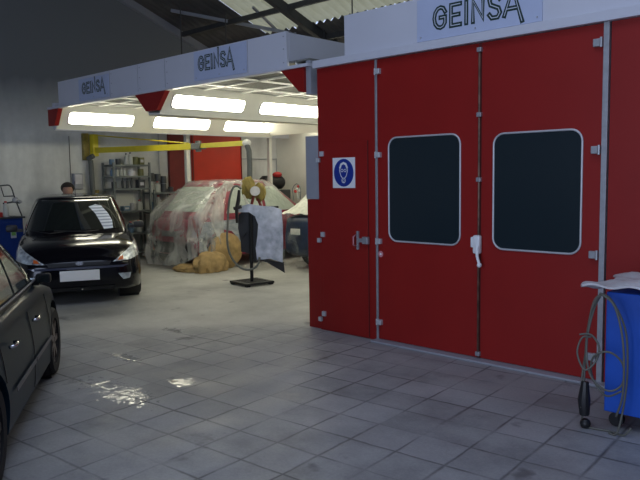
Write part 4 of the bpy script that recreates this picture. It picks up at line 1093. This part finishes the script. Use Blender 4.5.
# ------------------------------------------------------------------ person behind the hatchback
pd_ = ( -FU * 13.25 ); pr_ = Vector((.451, .893, 0))
PP = pd_ - pr_ * .07
PE = thing('person', 'person in dark blue work clothes bending behind the black hatchback, only dark hair showing', 'person', (PP.x, PP.y, 0), math.atan2(FU.y, FU.x))
def skin_fig(name, verts, edges, radii, m, parent, root=0, sub=2):
    me = bpy.data.meshes.new(name); me.from_pydata(verts, edges, []); o = bpy.data.objects.new(name, me); COL.objects.link(o); o.parent = parent
    md = o.modifiers.new('skin', 'SKIN'); 
    for i, r in enumerate(radii): me.skin_vertices[0].data[i].radius = (r, r) if not isinstance(r, tuple) else r
    me.skin_vertices[0].data[root].use_root = True
    sb = o.modifiers.new('s', 'SUBSURF'); sb.levels = sub; sb.render_levels = sub
    bpy.context.view_layer.update(); dg = bpy.context.evaluated_depsgraph_get()
    nm = bpy.data.meshes.new_from_object(o.evaluated_get(dg)); o.modifiers.clear(); o.data = nm; nm.materials.clear(); nm.materials.append(M[m])
    for p in nm.polygons: p.use_smooth = True
    return o
# facing local +X (towards the car), leaning forward; y = left
V = [(-.15, 0, .88), (-.12, 0, 1.0), (-.04, 0, 1.15), (.02, 0, 1.27), (.06, 0, 1.33), (.09, 0, 1.40)]
R_ = [(.15, .12), (.14, .11), (.16, .12), (.12, .10), (.055, .055), (.085, .085)]
Ed = [(0, 1), (1, 2), (2, 3), (3, 4), (4, 5)]
def add(p, r, frm):
    V.append(p); R_.append(r); Ed.append((frm, len(V) - 1)); return len(V) - 1
add((.10, 0, 1.44), .075, 5)
for s in (-1, 1):
    a = add((.0, s * .17, 1.24), .06, 3); a = add((.08, s * .24, 1.02), .045, a); a = add((.28, s * .20, .94), .036, a); a = add((.37, s * .19, .95), .03, a)
    for k in range(5):
        q = (k - 2) * .018
        if k == 0: add((.41, s * (.19 - .04), .96), .009, a)
        else: c = add((.42, s * (.19 + q - .01), .955), .009, a); add((.46, s * (.19 + q - .01), .94), .008, c)
    a = add((-.15, s * .10, .78), .085, 0); a = add((-.08, s * .11, .46), .055, a); a = add((-.14, s * .11, .09), .04, a); add((.02, s * .12, .04), .04, a)
skin_fig('body', V, Ed, R_, 'skin', PE)
# head details
b = MB(); b.ball((.10, 0, 1.405), (.105, .092, .12), 3); b.ball((.195, 0, 1.40), (.022, .014, .024), 2)
for s in (-1, 1): b.ball((.10, s * .08, 1.405), (.02, .012, .03), 2)
b.build('head', 'skin', PE, smooth=True)
b = MB(); b.ball((.085, 0, 1.44), (.125, .118, .105), 3)
for v in b.bm.verts:
    if v.co.x > .15: v.co.z = max(v.co.z, 1.455)
b.build('hair', 'hair', PE, smooth=True)
b = MB()
for s in (-1, 1): b.ball((.185, s * .03, 1.415), (.010, .014, .008), 2)
b.ball((.185, 0, 1.362), (.010, .026, .006), 2); b.build('eyes_and_mouth', 'hair', PE, smooth=True)
Vs = [(-.15, 0, .86), (-.12, 0, 1.0), (-.04, 0, 1.15), (.01, 0, 1.27)]; Es = [(0, 1), (1, 2), (2, 3)]; Rs = [(.175, .145), (.165, .135), (.185, .145), (.13, .11)]
for s in (-1, 1):
    Vs.append((.0, s * .17, 1.24)); Rs.append(.078); Es.append((3, len(Vs) - 1)); Vs.append((.08, s * .24, 1.02)); Rs.append(.06); Es.append((len(Vs) - 2, len(Vs) - 1)); Vs.append((.24, s * .205, .95)); Rs.append(.05); Es.append((len(Vs) - 2, len(Vs) - 1))
skin_fig('shirt', Vs, Es, Rs, 'blue_shirt', PE)
Vs = [(-.15, 0, .92), (-.15, 0, .84)]; Es = [(0, 1)]; Rs = [(.165, .135), (.16, .13)]
for s in (-1, 1):
    Vs.append((-.15, s * .10, .76)); Rs.append(.105); Es.append((1, len(Vs) - 1)); Vs.append((-.08, s * .11, .46)); Rs.append(.075); Es.append((len(Vs) - 2, len(Vs) - 1)); Vs.append((-.14, s * .11, .12)); Rs.append(.06); Es.append((len(Vs) - 2, len(Vs) - 1))
skin_fig('trousers', Vs, Es, Rs, 'blue_shirt', PE)

# ------------------------------------------------------------------ blue trolley on the right
TR = thing('blue_trolley', 'bright blue wheeled cabinet cut off by the right edge in front of the booth', 'trolley', (-1.25, 4.55, 0))
TO = (-1.25, 4.55, 0)
bpart(MB().box(-1.60, -.80, 4.25, 4.75, .10, .855, .006), 'cabinet_body', 'blue_cab', TR, TO)
for xx in (-1.54, -.86):
    for yy in (4.31, 4.69):
        b = MB(); b.lathe([(0, -.018), (.045, -.018), (.045, .018), (0, .018)], 16, Matrix.Translation((xx, yy, .045)) @ Matrix.Rotation(PI / 2, 4, 'X')); b.box(xx - .018, xx + .018, yy - .025, yy + .025, .045, .10)
        bpart(b, 'caster', 'black', TR, TO)
b = MB(); b.ball((-1.60, 4.42, .50), .025); bpart(b, 'knob', 'black', TR, TO, smooth=True)
# crumpled plastic cover on top
b = MB(); rows = []
for i in range(26):
    x = -1.70 + 1.0 * i / 25; row_ = []
    for j in range(18):
        y = 4.12 + .72 * j / 17; e = max(0, (-1.56 - x) / .14)
        z = .900 + .010 * math.sin(i * 1.1 + j * .7) + .008 * math.sin(i * .5 - j * 1.3) - .02 * e * abs(math.sin(j * .6)) + .05 * math.exp(-((x + 1.32) ** 2 + (y - 4.25) ** 2) / .02) + .006
        row_.append(b.bm.verts.new((x - .05 * math.sin(j * .5), y, z)))
    rows.append(row_)
for i in range(25):
    for j in range(17): b.bm.faces.new((rows[i][j], rows[i + 1][j], rows[i + 1][j + 1], rows[i][j + 1]))
r = bmesh.ops.extrude_face_region(b.bm, geom=list(b.bm.faces))
for v in [e for e in r['geom'] if isinstance(e, bmesh.types.BMVert)]: v.co.z -= .012
tag(b.build('plastic_sheet', 'white_plastic', smooth='auto'), 'crumpled whitish plastic sheet lying over the top of the blue trolley', 'sheet')
# coiled cable on its left corner
CB = thing('coiled_cable', 'grey cable coil hanging on the left corner of the blue trolley down to the tiles', 'cable', (-1.66, 4.20, 0))
CV = Vector((1, 0, 0))
rnd = random.Random(11); mb = MB()
def cpt(x, y, d=0):   # offsets measured in the plane of the coil, metres
    return CV * ((x - 603) * .0070) + Vector((0, -.02 - abs(d), 0)) + Vector((0, 0, max(.008, (414 - y) * .0070)))
for k, path in enumerate((
    [(612, 292), (606, 300), (600, 330), (599, 360), (598, 400), (597, 425), (606, 434), (622, 437), (634, 428), (640, 405)],
    [(612, 291), (622, 296), (632, 320), (635, 350), (634, 380), (630, 410), (622, 425)],
    [(613, 292), (604, 310), (599, 345), (597, 370), (599, 395)],
    [(614, 292), (607, 305), (602, 330), (604, 350), (610, 366), (622, 375), (632, 368), (633, 350), (624, 340), (612, 344), (606, 356), (608, 370), (620, 380), (634, 372)],
    [(606, 330), (598, 332), (596, 345), (604, 358), (612, 350), (613, 338), (606, 328), (598, 328)],
    [(615, 291), (628, 300), (637, 330), (637, 372), (630, 395)])):
    mb.tube(smooth_pts([cpt(x, y, .03 * math.sin(i * 1.3 + k) + .02 * k) for i, (x, y) in enumerate(path)], 5), .0065, 6)
mb.build('cable_loops', 'cable', CB, smooth=True)
b = MB(); b.tube([cpt(600, 372, .03), cpt(600, 388, .04), cpt(600, 402, .03)], [.022, .038, .03], 10); b.ball(cpt(601, 410, .03), .034); b.build('plug', 'black', CB, smooth='auto')

# ------------------------------------------------------------------ light and camera
w = bpy.data.worlds.new('world'); SC.world = w; w.use_nodes = True
bg = w.node_tree.nodes['Background']; bg.inputs[0].default_value = (.52, .62, .88, 1); bg.inputs[1].default_value = 1.3
def area(name, loc, rot, sx, sy, col, e):
    l = bpy.data.lights.new(name, 'AREA'); l.shape = 'RECTANGLE'; l.size = sx; l.size_y = sy; l.color = col; l.energy = e
    o = bpy.data.objects.new(name, l); COL.objects.link(o); o.location = loc; o.rotation_euler = rot; return o
area('daylight_door', (0.2, -6.9, 2.1), (math.radians(76), 0, 0), 6.6, 4.0, (.64, .75, 1.0), 310)
area('added_overhead_fill', (-1.5, 1.0, 6.6), (0, 0, 0), 5, 4, (.62, .74, 1.0), 150)  # unseen fill light added overhead to lift the front floor

f, pit, yaw, roll = 687, .0945, -.7585, .016
fw = Vector((math.sin(yaw) * math.cos(pit), math.cos(yaw) * math.cos(pit), -math.sin(pit))); rt = Vector((math.cos(yaw), -math.sin(yaw), 0)); dn = fw.cross(rt)
c, s = math.cos(roll), math.sin(roll); r2 = c * rt + s * dn; d2 = -s * rt + c * dn
cd = bpy.data.cameras.new('camera'); cam = bpy.data.objects.new('camera', cd); COL.objects.link(cam)
mw = Matrix.Identity(4)
for i in range(3): mw[i][0] = r2[i]; mw[i][1] = -d2[i]; mw[i][2] = -fw[i]
mw[2][3] = 1.6
cam.matrix_world = mw; cd.sensor_width = 36; cd.lens = f * 36 / 640; cd.clip_end = 200
SC.camera = cam
SC.view_settings.view_transform = 'Standard'; SC.view_settings.look = 'None'; SC.view_settings.exposure = 0.08; SC.view_settings.gamma = 1
SC.view_settings.use_curve_mapping = False
